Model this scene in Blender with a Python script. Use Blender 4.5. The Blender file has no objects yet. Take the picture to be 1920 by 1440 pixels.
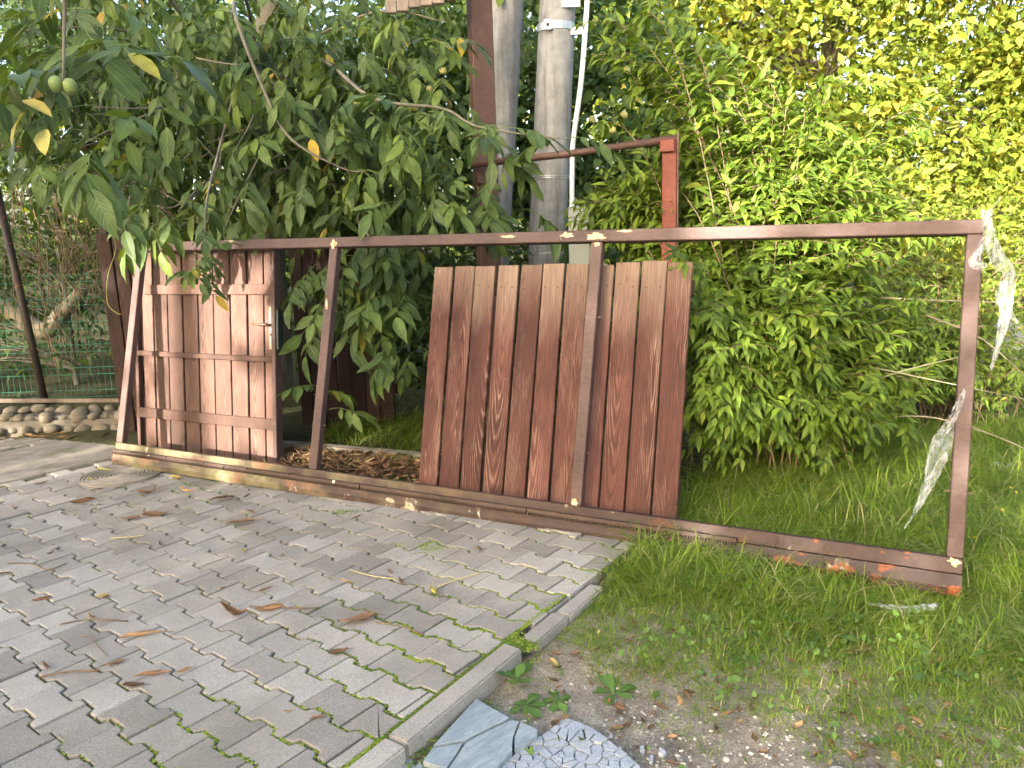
import bpy, bmesh, math, random
import numpy as np
from mathutils import Matrix, Vector
rng = np.random.default_rng(7); random.seed(7)
SC = bpy.context.scene; COL = SC.collection
rad = math.radians
# ------------------------------------------------------------------ camera
cam = bpy.data.cameras.new('camera'); camo = bpy.data.objects.new('camera', cam); COL.objects.link(camo)
cam.sensor_width = 36; cam.lens = 27.0; cam.clip_start = .05; cam.clip_end = 500
CAM = Vector((0, 0, 1.47)); PITCH = .185; ROLL = -.032
f = Vector((0, math.cos(PITCH), -math.sin(PITCH))); r0 = Vector((1, 0, 0)); u0 = r0.cross(f)
rr = math.cos(ROLL)*r0 + math.sin(ROLL)*u0; uu = -math.sin(ROLL)*r0 + math.cos(ROLL)*u0
M = Matrix.Identity(4)
for i in range(3): M[i][0] = rr[i]; M[i][1] = uu[i]; M[i][2] = -f[i]; M[i][3] = CAM[i]
camo.matrix_world = M; SC.camera = camo
# ------------------------------------------------------------------ sky, sun, exposure
SUN_EL = rad(13); LX, LY = .633, .774          # light travels towards (LX, LY)
world = bpy.data.worlds.new('World'); SC.world = world; world.use_nodes = True
wn = world.node_tree.nodes; wl = world.node_tree.links; wn.clear()
sky = wn.new('ShaderNodeTexSky'); sky.sky_type = 'NISHITA'; sky.sun_disc = False
sky.sun_elevation = SUN_EL; sky.sun_rotation = math.atan2(-LX, -LY)
sky.air_density = .8; sky.dust_density = 5.5; sky.ozone_density = .15; sky.altitude = 100
bg = wn.new('ShaderNodeBackground'); bg.inputs['Strength'].default_value = .15
wo = wn.new('ShaderNodeOutputWorld'); wl.new(sky.outputs[0], bg.inputs[0]); wl.new(bg.outputs[0], wo.inputs[0])
sun = bpy.data.lights.new('sun', 'SUN'); suno = bpy.data.objects.new('sun', sun); COL.objects.link(suno)
sun.energy = 4.0; sun.angle = rad(.6); sun.color = (1, .90, .78)
suno.rotation_euler = Vector((LX*math.cos(SUN_EL), LY*math.cos(SUN_EL), -math.sin(SUN_EL))).to_track_quat('-Z', 'Y').to_euler()
suno.location = (-12, -14, 9)
vs = SC.view_settings; vs.view_transform = 'Standard'; vs.look = 'None'; vs.exposure = 2.82; vs.gamma = 1
SC.cycles.max_bounces = 5; SC.cycles.diffuse_bounces = 3; SC.cycles.glossy_bounces = 2; SC.cycles.transparent_max_bounces = 12; SC.cycles.transmission_bounces = 3
SC.cycles.adaptive_threshold = .03; SC.cycles.caustics_reflective = False; SC.cycles.caustics_refractive = False
# ------------------------------------------------------------------ object helpers
def mesh(name, V, F, mat=None, smooth=False, attrs=None):
    V = np.asarray(V, np.float32).reshape(-1, 3); me = bpy.data.meshes.new(name)
    if isinstance(F, tuple): li, ls, lt = F
    else:
        lt = np.array([len(q) for q in F], np.int32); ls = np.concatenate([[0], np.cumsum(lt)[:-1]]).astype(np.int32)
        li = np.fromiter((i for q in F for i in q), np.int32, int(lt.sum()))
    me.vertices.add(len(V)); me.vertices.foreach_set('co', V.ravel())
    me.loops.add(len(li)); me.loops.foreach_set('vertex_index', li)
    me.polygons.add(len(lt)); me.polygons.foreach_set('loop_start', ls); me.polygons.foreach_set('loop_total', lt)
    me.update(calc_edges=True); me.validate()
    me.polygons.foreach_set('use_smooth', np.full(len(me.polygons), bool(smooth)))
    for k, a in (attrs or {}).items():
        at = me.attributes.new(k, 'FLOAT', 'POINT'); at.data.foreach_set('value', np.asarray(a, np.float32))
    if mat: me.materials.append(mat)
    return me
def put(name, me, parent=None, loc=None, rot=None, mat4=None, kind=None):
    o = bpy.data.objects.new(name, me); COL.objects.link(o)
    if parent: o.parent = parent
    if mat4 is not None: o.matrix_local = mat4
    else:
        if loc is not None: o.location = loc
        if rot is not None: o.rotation_euler = rot
    if kind: o['kind'] = kind
    return o
def tag(o, label, cat, group=None):
    o['label'] = label; o['category'] = cat
    if group: o['group'] = group
    return o
def thing(name, label, cat, loc=(0, 0, 0), rotz=0, group=None, mat4=None):
    o = bpy.data.objects.new(name, None); COL.objects.link(o); o.empty_display_size = .1
    if mat4 is not None: o.matrix_world = mat4
    else: o.location = loc; o.rotation_euler = (0, 0, rotz)
    return tag(o, label, cat, group)
def cbox(x0, x1, y0, y1, z0, z1, c=.003, seg=1):
    bm = bmesh.new(); bmesh.ops.create_cube(bm, size=1)
    for v in bm.verts: v.co = Vector((x0+(v.co.x+.5)*(x1-x0), y0+(v.co.y+.5)*(y1-y0), z0+(v.co.z+.5)*(z1-z0)))
    if c: bmesh.ops.bevel(bm, geom=bm.edges[:], offset=c, segments=seg, affect='EDGES')
    V = [tuple(v.co) for v in bm.verts]; bm.verts.index_update(); F = [[v.index for v in q.verts] for q in bm.faces]; bm.free(); return V, F
class MB:
    def __init__(s): s.V = []; s.F = []
    def add(s, VF, T=None):
        V, F = VF; n = len(s.V)
        if T is not None: V = [tuple(T @ Vector(v)) for v in V]
        s.V += [tuple(v) for v in V]; s.F += [[i+n for i in q] for q in F]; return s
    def box(s, *a, **k): return s.add(cbox(*a, **k))
    def mesh(s, name, mat, smooth=False): return mesh(name, s.V, s.F, mat, smooth)
def tube(P, R, n=8, cap=True, jit=0):
    P = [Vector(p) for p in P]; R = [R]*len(P) if not hasattr(R, '__len__') else R
    V = []; F = []; ref = Vector((.31, .27, .91))
    for i, p in enumerate(P):
        t = (P[min(i+1, len(P)-1)]-P[max(i-1, 0)]).normalized()
        a = t.cross(ref); a = a.normalized() if a.length > .05 else t.orthogonal().normalized(); b = t.cross(a)
        for k in range(n):
            q = 2*math.pi*k/n; rr_ = R[i]*(1+jit*random.uniform(-1, 1)); V.append(tuple(p+(a*math.cos(q)+b*math.sin(q))*rr_))
    for i in range(len(P)-1):
        for k in range(n): F.append([i*n+k, i*n+(k+1) % n, (i+1)*n+(k+1) % n, (i+1)*n+k])
    if cap: F.append(list(range(n))[::-1]); F.append([(len(P)-1)*n+k for k in range(n)])
    return V, F
def bez(a, b, c, n=10):
    a, b, c = Vector(a), Vector(b), Vector(c); return [(1-t)**2*a+2*t*(1-t)*b+t*t*c for t in [i/n for i in range(n+1)]]
def spline(P, n=6):
    P = [Vector(p) for p in P]; Q = [P[0]*2-P[1]]+P+[P[-1]*2-P[-2]]; out = []
    for i in range(1, len(Q)-2):
        for k in range(n):
            t = k/n; out.append(.5*(2*Q[i]+(Q[i+1]-Q[i-1])*t+(2*Q[i-1]-5*Q[i]+4*Q[i+1]-Q[i+2])*t*t+(3*Q[i]-Q[i-1]-3*Q[i+1]+Q[i+2])*t**3))
    return out+[P[-1]]
# ------------------------------------------------------------------ node helpers
class NT:
    def __init__(s, name):
        s.m = bpy.data.materials.new(name); s.m.use_nodes = True; s.t = s.m.node_tree; s.t.nodes.clear()
        s.o = s.t.nodes.new('ShaderNodeOutputMaterial')
    def n(s, ty, ins=None, out=0, **pr):
        nd = s.t.nodes.new('ShaderNode'+ty)
        for k, v in pr.items(): setattr(nd, k, v)
        for k, v in (ins or {}).items():
            if isinstance(v, bpy.types.NodeSocket): s.t.links.new(v, nd.inputs[k])
            else: nd.inputs[k].default_value = v
        return nd.outputs[out]
    def math(s, op, a, b=0, c=0, clamp=False): return s.n('Math', {0: a, 1: b, 2: c}, operation=op, use_clamp=clamp)
    def obj(s): return s.n('TexCoord', out=3)
    def wpos(s): return s.n('NewGeometry', out=0)
    def orand(s): return s.n('ObjectInfo', out=s_OI)
    def attr(s, k): return s.n('Attribute', out=2, attribute_name=k)
    def noise(s, vec, sc, det=3, rough=.55, dist=0): return s.n('TexNoise', {'Vector': vec, 'Scale': sc, 'Detail': det, 'Roughness': rough, 'Distortion': dist})
    def ramp(s, fac, stops, interp='LINEAR'):
        nd = s.t.nodes.new('ShaderNodeValToRGB'); nd.color_ramp.interpolation = interp; e = nd.color_ramp.elements
        while len(e) < len(stops): e.new(.5)
        for q, (p, c) in zip(e, stops): q.position = p; q.color = (*c, 1) if hasattr(c, '__len__') else (c, c, c, 1)
        s.t.links.new(fac, nd.inputs[0]); return nd.outputs[0]
    def mix(s, fac, a, b, blend='MIX'):
        nd = s.t.nodes.new('ShaderNodeMix'); nd.data_type = 'RGBA'; nd.blend_type = blend
        for i, v in ((0, fac), (6, a), (7, b)):
            if isinstance(v, bpy.types.NodeSocket): s.t.links.new(v, nd.inputs[i])
            else: nd.inputs[i].default_value = (*v, 1) if hasattr(v, '__len__') and len(v) == 3 else v
        return nd.outputs[2]
    def mapv(s, vec, sc=(1, 1, 1), loc=(0, 0, 0)): return s.n('Mapping', {'Vector': vec, 'Scale': sc, 'Location': loc})
    def vadd(s, a, b): return s.n('VectorMath', {0: a, 1: b}, operation='ADD')
    def off(s, vec, k=37.0):                     # shift the pattern from object to object
        q = s.math('MULTIPLY', s.orand(), k); return s.vadd(vec, s.n('CombineXYZ', {0: q, 1: s.math('MULTIPLY', q, 1.7), 2: s.math('MULTIPLY', q, 2.3)}))
    def bump(s, h, st=.3, d=.01, nrm=None):
        ins = {'Height': h, 'Strength': st, 'Distance': d}
        if nrm is not None: ins['Normal'] = nrm
        return s.n('Bump', ins)
    def bsdf(s, col, rough=.6, nrm=None, metal=0, spec=.5, **k):
        ins = {'Base Color': col if not (hasattr(col, '__len__') and len(col) == 3) else (*col, 1), 'Roughness': rough, 'Metallic': metal, 'Specular IOR Level': spec}
        if nrm is not None: ins['Normal'] = nrm
        ins.update(k); return s.n('BsdfPrincipled', ins)
    def fin(s, sh): s.t.links.new(sh, s.o.inputs[0]); return s.m
s_OI = 5
_t = bpy.data.materials.new('probe'); _t.use_nodes = True; _n = _t.node_tree.nodes.new('ShaderNodeObjectInfo')
s_OI = [i for i, q in enumerate(_n.outputs) if q.name == 'Random'][0]; bpy.data.materials.remove(_t)
# ------------------------------------------------------------------ materials
def leafmat(name, stops, trans=.35, rough=.45, veins=False, tcol=(1.25, 1.15, .45), spots=0):
    n = NT(name); r = n.math('FRACT', n.math('ADD', n.attr('rnd'), n.math('MULTIPLY', n.orand(), .93)))
    c = n.ramp(r, stops)
    if veins: c = n.mix(1, c, n.ramp(n.noise(n.wpos(), 14, 2), [(.3, .72), (.7, 1.25)]), 'MULTIPLY')
    nrm = None
    if veins:
        lx = n.math('ABSOLUTE', n.attr('lx')); ly = n.attr('ly')
        mid = n.ramp(lx, [(.0, 1), (.09, 0)])
        w = n.math('ABSOLUTE', n.math('SINE', n.math('MULTIPLY', n.math('SUBTRACT', n.math('MULTIPLY', ly, 10), n.math('MULTIPLY', lx, 2.6)), math.pi)))
        vn = n.ramp(w, [(0, 1), (.22, 0)]); v = n.math('MAXIMUM', mid, n.math('MULTIPLY', vn, .35))
        c = n.mix(n.math('MULTIPLY', v, .5), c, (.24, .34, .12)); nrm = n.bump(w, .25, .004)
    if spots:
        sp = n.ramp(n.noise(n.wpos(), 38, 3, .6), [(.67, 0), (.72, 1)]); c = n.mix(n.math('MULTIPLY', sp, spots), c, (.16, .08, .02))
    b = n.bsdf(c, rough, nrm, spec=.27)
    t = n.n('BsdfTranslucent', {0: n.mix(1, c, tcol, 'MULTIPLY')})
    return n.fin(n.n('MixShader', {0: trans, 1: b, 2: t}))
G = dict(
 walnut=leafmat('walnut leaf', [(0, (.048, .082, .024)), (.45, (.070, .116, .032)), (.8, (.098, .156, .038)), (.975, (.155, .215, .04)), (.992, (.42, .30, .04)), (1, (.30, .17, .03))], .36, .42, True, spots=.55),
 shrub=leafmat('shrub leaf', [(0, (.085, .145, .018)), (.5, (.13, .21, .024)), (.9, (.19, .28, .032)), (.97, (.26, .33, .05)), (1, (.33, .30, .05))], .38, .48, True),
 quince=leafmat('quince leaf', [(0, (.05, .10, .03)), (.6, (.075, .135, .04)), (1, (.11, .18, .045))], .3, .5),
 bgdark=leafmat('dark leaf', [(0, (.035, .072, .02)), (.6, (.06, .11, .03)), (1, (.10, .16, .035))], .4, .5),
 bgyel=leafmat('yellow green leaf', [(0, (.10, .155, .022)), (.5, (.165, .22, .028)), (.85, (.23, .27, .036)), (1, (.34, .30, .05))], .45, .5, tcol=(1.3, 1.1, .35)),
 grass=leafmat('grass blade', [(0, (.11, .19, .018)), (.45, (.16, .255, .024)), (.82, (.225, .31, .04)), (.91, (.34, .33, .14)), (1, (.42, .37, .21))], .4, .5),
 weed=leafmat('weed leaf', [(0, (.075, .15, .032)), (1, (.13, .24, .05))], .3, .5, True),
 moss=leafmat('moss', [(0, (.07, .11, .016)), (.5, (.13, .19, .02)), (1, (.22, .29, .025))], .15, .9),
 dry=leafmat('dry leaf', [(0, (.10, .055, .03)), (.4, (.17, .095, .05)), (.75, (.25, .14, .075)), (.9, (.33, .22, .11)), (1, (.42, .34, .12))], .12, .7, True, tcol=(1, .8, .5)),
 yellow=leafmat('yellow leaf', [(0, (.45, .33, .06)), (1, (.42, .40, .12))], .25, .6, True, tcol=(1, .9, .4)),
)
def bark(name, a, b, sc=14):
    n = NT(name); v = n.mapv(n.obj(), (1, 1, .25)); z = n.noise(v, sc, 5, .65); c = n.ramp(z, [(.3, a), (.7, b)])
    c = n.mix(n.ramp(n.noise(n.obj(), 3), [(.5, 0), (.75, .5)]), c, (.13, .15, .08)); return n.fin(n.bsdf(c, .9, n.bump(z, .7, .02)))
BARK = bark('grey bark', (.07, .06, .045), (.20, .18, .145)); TWIG = bark('brown twig', (.09, .06, .035), (.22, .15, .09)); PALE = bark('pale limb', (.13, .11, .075), (.27, .235, .17), 6)
def m_paver():
    n = NT('concrete paver'); p = n.wpos(); r = n.orand()
    c = n.ramp(r, [(0, (.215, .199, .172)), (.35, (.284, .262, .228)), (.7, (.322, .30, .263)), (1, (.385, .36, .318))])
    sp = n.noise(p, 420, 2, .7); c = n.mix(1, c, n.ramp(sp, [(.28, .6), (.5, 1), (.75, 1.45)]), 'MULTIPLY')
    s2 = n.noise(p, 170, 3, .8); c = n.mix(1, c, n.ramp(s2, [(.3, .66), (.7, 1.32)]), 'MULTIPLY')
    dust = n.ramp(n.noise(p, 2.1, 6, .68), [(.48, 0), (.66, .7)]); c = n.mix(dust, c, n.ramp(s2, [(.3, (.30, .27, .22)), (.7, (.45, .41, .345))]))
    grime = n.ramp(n.noise(n.vadd(p, (5, 3, 0)), 1.4, 4, .6), [(.44, 0), (.72, .6)]); c = n.mix(grime, c, (.145, .128, .095))
    pit = n.ramp(n.noise(p, 55, 3, .5), [(.70, 0), (.76, .5)]); c = n.mix(pit, c, (.10, .09, .07))
    h = n.math('ADD', sp, n.math('MULTIPLY', n.noise(p, 40, 3), 1.5)); return n.fin(n.bsdf(c, .93, n.bump(h, .5, .004), spec=.25))
def m_bed():
    n = NT('paving bed'); p = n.wpos(); c = n.ramp(n.noise(p, 60, 4, .7), [(.3, (.03, .026, .018)), (.7, (.11, .095, .07))])
    mo = n.ramp(n.noise(p, 1.3, 4, .65), [(.42, 0), (.60, .8)]); c = n.mix(mo, c, n.ramp(n.noise(p, 140, 2), [(.3, (.05, .085, .012)), (.7, (.15, .2, .03))]))
    sa = n.ramp(n.noise(n.vadd(p, (9, 2, 0)), 1.1, 4), [(.56, 0), (.70, .6)]); c = n.mix(sa, c, (.36, .31, .22)); return n.fin(n.bsdf(c, .95, n.bump(n.noise(p, 150, 3), .8, .01), spec=.1))
def m_conc(name, a, b, sc=1.0, stain=(.17, .16, .13), al=None):
    n = NT(name); o = n.off(n.obj()); z = n.noise(o, 6*sc, 6, .7); c = n.ramp(z, [(.3, a), (.7, b)])
    st = n.ramp(n.noise(n.mapv(o, (1, 1, .07)), 10*sc, 5, .65), [(.46, 0), (.66, .7)]); c = n.mix(st, c, stain)
    sp = n.noise(o, 260, 2, .6); c = n.mix(1, c, n.ramp(sp, [(.3, .8), (.7, 1.2)]), 'MULTIPLY')
    if al: c = n.mix(n.ramp(n.noise(o, 3.1*sc, 5, .6), [(.52, 0), (.66, .7)]), c, al)
    return n.fin(n.bsdf(c, .9, n.bump(n.math('ADD', sp, n.math('MULTIPLY', z, 2)), .45, .006), spec=.25))
PAVER = m_paver(); BED = m_bed(); KERB = m_conc('kerb concrete', (.33, .315, .30), (.46, .44, .42), al=(.16, .18, .06)); OLDCON = m_conc('old concrete', (.23, .20, .16), (.36, .32, .26), al=(.13, .14, .06))
POLE = m_conc('pole concrete', (.175, .184, .19), (.30, .312, .318), 1.6, (.10, .095, .085)); STONE = m_conc('field stone', (.12, .10, .075), (.28, .24, .18), 2.5, (.08, .07, .045), (.10, .105, .04))
def m_steel(name, base, rust=.06, algae=0, peel=.05):
    n = NT(name); o = n.off(n.obj(), 11.0); p = n.obj(); z = n.noise(o, 3, 4, .6)
    c = n.mix(1, (*base,), n.ramp(z, [(.3, .7), (.7, 1.25)]), 'MULTIPLY'); fine = n.noise(n.mapv(o, (.5, 1, 1)), 70, 4, .7)
    c = n.mix(1, c, n.ramp(fine, [(.3, .78), (.7, 1.22)]), 'MULTIPLY')
    x = n.n('SeparateXYZ', {0: p}, out=0)
    if algae:
        am = n.ramp(n.math('DIVIDE', x, 5.2), [(.25, 1), (.62, 0)]); az = n.ramp(n.noise(n.mapv(o, (1, 1, 1.6)), 5, 5, .65), [(.38, 0), (.62, .85)])
        c = n.mix(n.math('MULTIPLY', am, az), c, n.ramp(n.noise(o, 20, 3), [(.3, (.12, .115, .05)), (.7, (.25, .22, .12))]))
        c = n.mix(n.math('MULTIPLY', am, n.ramp(n.noise(o, 4.3, 3), [(.55, 0), (.62, .6)])), c, (.26, .13, .08))
    pm = n.noise(o, 7, 5, .62, .4)
    c = n.mix(n.ramp(pm, [(.70-peel, 0), (.715-peel, .85)]), c, n.ramp(n.noise(o, 30), [(.45, (.10, .075, .06)), (.62, (.46, .40, .28))]))
    if rust:
        rm = n.ramp(n.noise(n.mapv(o, (.6, 1, 1)), 12, 5, .6), [(.66-rust, 0), (.70-rust, 1)])
        if algae: rm = n.math('MULTIPLY', rm, n.ramp(n.math('DIVIDE', x, 5.2), [(.72, .08), (.93, 1)]))
        c = n.mix(rm, c, n.ramp(n.noise(o, 60, 3), [(.35, (.09, .03, .016)), (.65, (.30, .085, .03))]))
    return n.fin(n.bsdf(c, .52, n.bump(n.math('ADD', pm, n.math('MULTIPLY', fine, .3)), .25, .004), spec=.22))
GATE = m_steel('brown gate paint', (.080, .051, .046), 0, 0, 0); GATEB = m_steel('weathered gate beam', (.050, .031, .028), .05, 1, .075); GATEC = m_steel('weathered gate channel', (.043, .028, .025), .11, 1, .08); GTOP = m_steel('gate top paint', (.078, .050, .045), 0, 0, .02)
BROWN = m_steel('brown post paint', (.080, .046, .037), 0, 0, -.02); RED = m_steel('red oxide paint', (.135, .040, .028), 0, 0, -.03); DARK = m_steel('dark steel', (.035, .027, .022), .04, 0, 0)
def m_wood(name, paint, pale, wear=.5, freq=150, grey=None, top=0):
    n = NT(name); o = n.obj(); r = n.orand(); r2 = n.math('FRACT', n.math('MULTIPLY', r, 17.31)); r3 = n.math('FRACT', n.math('MULTIPLY', r, 53.7))
    sx = n.n('SeparateXYZ', {0: o}); x = sx; nd = sx.node; z = nd.outputs[2]
    oo = n.off(o, 29.0); wob = n.noise(n.mapv(oo, (3, 3, 1.1)), 2.2, 3, .5)
    xx = n.math('ADD', n.math('ADD', x, n.math('MULTIPLY', n.math('SUBTRACT', r2, .5), .14)), n.math('MULTIPLY', n.math('SUBTRACT', wob, .5), .05))
    aa = n.math('ADD', n.math('MULTIPLY', n.math('SUBTRACT', z, n.math('MULTIPLY', r3, 1.6)), n.math('ADD', n.math('MULTIPLY', r, .05), .025)), .004)
    d = n.math('SQRT', n.math('ADD', n.math('MULTIPLY', xx, xx), n.math('MULTIPLY', aa, aa)))
    d = n.math('ADD', d, n.math('MULTIPLY', n.noise(n.mapv(oo, (1, 1, .15)), 16, 2), .008))
    g = n.math('ADD', n.math('MULTIPLY', n.math('SINE', n.math('MULTIPLY', d, 2*math.pi*freq)), .5), .5)
    fib = n.noise(n.mapv(oo, (1, 1, .022)), 240, 5, .7); blot = n.noise(n.mapv(oo, (2.2, 2.2, .8)), 2.6, 4, .6)
    c = n.mix(1, (*paint,), n.ramp(r2, [(0, .72), (.5, .98), (1, 1.22)]), 'MULTIPLY'); c = n.mix(1, c, n.ramp(fib, [(.3, .72), (.7, 1.22)]), 'MULTIPLY')
    c = n.mix(1, c, n.ramp(g, [(.0, .68), (.45, 1.05)]), 'MULTIPLY'); c = n.mix(1, c, n.ramp(blot, [(.3, .62), (.7, 1.3)]), 'MULTIPLY')
    wz = n.noise(n.mapv(oo, (1.4, 1.4, .35)), 5, 4, .65)
    w = n.math('MULTIPLY', n.ramp(g, [(.74, 0), (.95, 1)]), n.ramp(n.math('ADD', wz, n.math('MULTIPLY', fib, .55)), [(.76, 0), (.96, .9)]))
    w2 = n.math('MULTIPLY', n.ramp(fib, [(.58, 0), (.70, 1)]), n.ramp(wz, [(.42, 0), (.66, .9)])); w = n.math('MAXIMUM', w, w2)
    if top:
        tm = n.ramp(n.math('DIVIDE', n.math('ADD', z, n.math('MULTIPLY', n.math('ADD', wz, n.math('MULTIPLY', r3, .5)), .5)), 2*top), [(.50, 0), (.68, .85)])
        c = n.mix(tm, c, n.ramp(fib, [(.35, (.095, .07, .05)), (.65, (.25, .19, .145))])); w = n.math('MAXIMUM', w, n.math('MULTIPLY', tm, .3))
    c = n.mix(n.math('MULTIPLY', w, wear), c, (*pale,))
    kn = n.n('TexVoronoi', {'Vector': n.mapv(oo, (6, 6, 2.2)), 'Scale': 1.0}); c = n.mix(n.ramp(kn, [(.03, .7), (.09, 0)]), c, (.05, .025, .018))
    if grey: c = n.mix(n.ramp(blot, [(.35, 0), (.65, .7)]), c, grey)
    h = n.math('ADD', n.math('MULTIPLY', g, .6), fib); return n.fin(n.bsdf(c, .62, n.bump(h, .5, .004), spec=.14))
W_PANEL = m_wood('weathered red brown boards', (.096, .042, .033), (.36, .25, .19), .75, 135, top=1.37)
W_DOOR = m_wood('brown door boards', (.102, .060, .047), (.34, .23, .17), .25, 150)
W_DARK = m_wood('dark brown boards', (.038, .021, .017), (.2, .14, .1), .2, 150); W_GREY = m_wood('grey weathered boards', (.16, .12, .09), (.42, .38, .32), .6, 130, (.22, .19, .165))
def simple(name, c, rough=.5, metal=0, var=.15, bs=60, bst=.2):
    n = NT(name); o = n.off(n.obj()); z = n.noise(o, bs, 4); cc = n.mix(1, (*c,), n.ramp(z, [(.3, 1-var), (.7, 1+var)]), 'MULTIPLY')
    return n.fin(n.bsdf(cc, rough, n.bump(z, bst, .003), metal))
ZINC = simple('galvanised steel', (.42, .46, .48), .42, .75); PLAST = simple('grey white conduit', (.62, .66, .68), .45); BOX = simple('grey green enamel', (.36, .40, .37), .5, 0, .08, 8)
BRASS = simple('worn brown metal', (.16, .10, .07), .45, .5); LOCK = simple('worn lock plate', (.25, .21, .17), .5, .5, .4, 25); BLACKG = simple('dark green steel', (.02, .03, .026), .5, .3); WIREG = simple('green wire coating', (.035, .16, .10), .45)
MORT = m_conc('mortar', (.10, .09, .068), (.17, .15, .12), 2); RUSTY = m_steel('rusty rack steel', (.055, .035, .027), .0, 0, .03); NUT = simple('green husk', (.16, .22, .06), .6, 0, .2, 80); FRUIT = simple('pale quince skin', (.42, .40, .13), .65, 0, .25, 25)
FLOWER = simple('yellow petal', (.75, .55, .03), .6); WHITE = simple('white label', (.75, .76, .76), .5, 0, .05); PEB = m_conc('pebble', (.30, .27, .22), (.56, .52, .46), 3)
def m_soil():
    n = NT('soil'); p = n.wpos(); z = n.noise(p, 9, 6, .7); c = n.ramp(z, [(.3, (.17, .145, .108)), (.55, (.31, .27, .21)), (.75, (.45, .405, .33))])
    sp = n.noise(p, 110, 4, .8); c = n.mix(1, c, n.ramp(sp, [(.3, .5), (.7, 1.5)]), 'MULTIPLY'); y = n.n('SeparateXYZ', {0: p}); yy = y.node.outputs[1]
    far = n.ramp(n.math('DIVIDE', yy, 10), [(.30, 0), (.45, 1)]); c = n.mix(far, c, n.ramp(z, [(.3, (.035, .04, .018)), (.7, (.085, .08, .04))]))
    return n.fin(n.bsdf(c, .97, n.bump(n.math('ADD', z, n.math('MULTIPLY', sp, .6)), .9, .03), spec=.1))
SOIL = m_soil(); GRAVEL = m_conc('pale gravel road', (.36, .33, .28), (.52, .49, .43), 2)
def m_slate():
    n = NT('blue grey slate'); p = n.wpos(); v = n.n('VectorRotate', {'Vector': p, 'Angle': -.75}, rotation_type='Z_AXIS'); z = n.noise(n.mapv(v, (2.5, 11, 4)), 6, 7, .7, .8)
    c = n.ramp(z, [(.28, (.15, .185, .20)), (.5, (.22, .265, .285)), (.72, (.33, .375, .39))]); c = n.mix(n.ramp(n.noise(p, 14, 3), [(.6, 0), (.75, .5)]), c, (.42, .40, .33)); return n.fin(n.bsdf(c, .6, n.bump(z, .25, .004)))
def m_granite():
    n = NT('speckled granite'); p = n.wpos(); z = n.noise(p, 260, 2, .8); c = n.ramp(z, [(.33, (.10, .115, .13)), (.45, (.27, .30, .325)), (.62, (.40, .43, .455))]); return n.fin(n.bsdf(c, .6, n.bump(z, .15, .002)))
SLATE = m_slate(); GRAN = m_granite()
def m_film():
    n = NT('clear plastic film'); z = n.noise(n.obj(), 60, 4, .6); nr = n.bump(z, .9, .01)
    a = n.n('BsdfTransparent', {0: (.97, .98, .99, 1)}); g = n.bsdf((.82, .86, .89), .16, nr, spec=.9); t = n.n('BsdfTranslucent', {0: (.88, .9, .93, 1)})
    w = n.n('MixShader', {0: .45, 1: g, 2: t}); return n.fin(n.n('MixShader', {0: n.ramp(n.noise(n.mapv(n.obj(), (1, 1, .3)), 60, 3), [(.35, .12), (.75, .6)]), 1: a, 2: w}))
FILM = m_film()
# ------------------------------------------------------------------ ground
KA, KD = np.array([-.516, 1.963]), np.array([.561, .828])          # inner kerb line: point, direction
KN = np.array([.828, -.561])                                       # to the right of the kerb
def sm(a, b, t): t = np.clip((t-a)/(b-a), 0, 1); return t*t*(3-2*t)
def vnoise(x, y, s=1.0):
    return (np.sin(x*2.1*s+1.3+np.sin(y*1.7*s))*np.cos(y*2.6*s+.4)+.5*np.sin(x*5.3*s+y*4.1*s)+.3*np.cos(x*9.1*s-y*8.2*s))/1.8
def gatey(x): return 5.235-.4927*(x+2.827)
def tz(x, y):
    x = np.asarray(x, float); y = np.asarray(y, float); s = (x-KA[0])*KN[0]+(y-KA[1])*KN[1]
    right = sm(.04, .14, s); back = sm(.28, .42, y-gatey(x))
    z = -.055+right*(.018*sm(2.42, 2.62, y)-.02*sm(2.62, 2.42, y)-.085*sm(.1, 1.2, s)*(.55+.45*sm(2.4, 2.8, y)))
    z = z*(1-back*(1-right*.85))+back*(1-right)*.03
    z = z+right*.012*vnoise(x, y, 2)+back*.02*vnoise(x, y, 1)
    return z+.17*sm(6.25, 6.5, y)*sm(-3.0, -3.3, x)
def tz1(x, y): return float(tz(x, y))
xs = np.unique(np.concatenate([[-90, -50, -30, -20, -15, -11, -9, -7.5, -6.5], np.arange(-5.6, 5.6, .06), [6.3, 7.5, 9, 11, 15, 20, 30, 50, 90]]))
ys = np.unique(np.concatenate([[-90, -50, -30, -18, -12, -8, -5, -3, -1.5, -.5, .3], np.arange(.8, 8.2, .06), [9, 10, 12, 14, 17, 20, 26, 35, 55, 90]]))
gx, gy = np.meshgrid(xs, ys); V = np.stack([gx, gy, tz(gx, gy)], -1).reshape(-1, 3); nx, ny = len(xs), len(ys)
ii = (np.arange(ny-1)[:, None]*nx+np.arange(nx-1)[None]).ravel(); F = np.stack([ii, ii+1, ii+nx+1, ii+nx], 1)
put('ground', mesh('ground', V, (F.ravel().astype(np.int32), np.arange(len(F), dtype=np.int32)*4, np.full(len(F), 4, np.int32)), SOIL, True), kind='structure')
rd = put('gravel_road', mesh('gravel_road', [(3.2, 12.6, tz1(3, 12)+.03), (5.2, 8.2, -.06), (14, 6.2, -.06), (30, 8, -.06), (30, 13, -.06), (9, 12.5, -.06)], [[0, 1, 2, 3, 4, 5]], GRAVEL), kind='structure')
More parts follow.
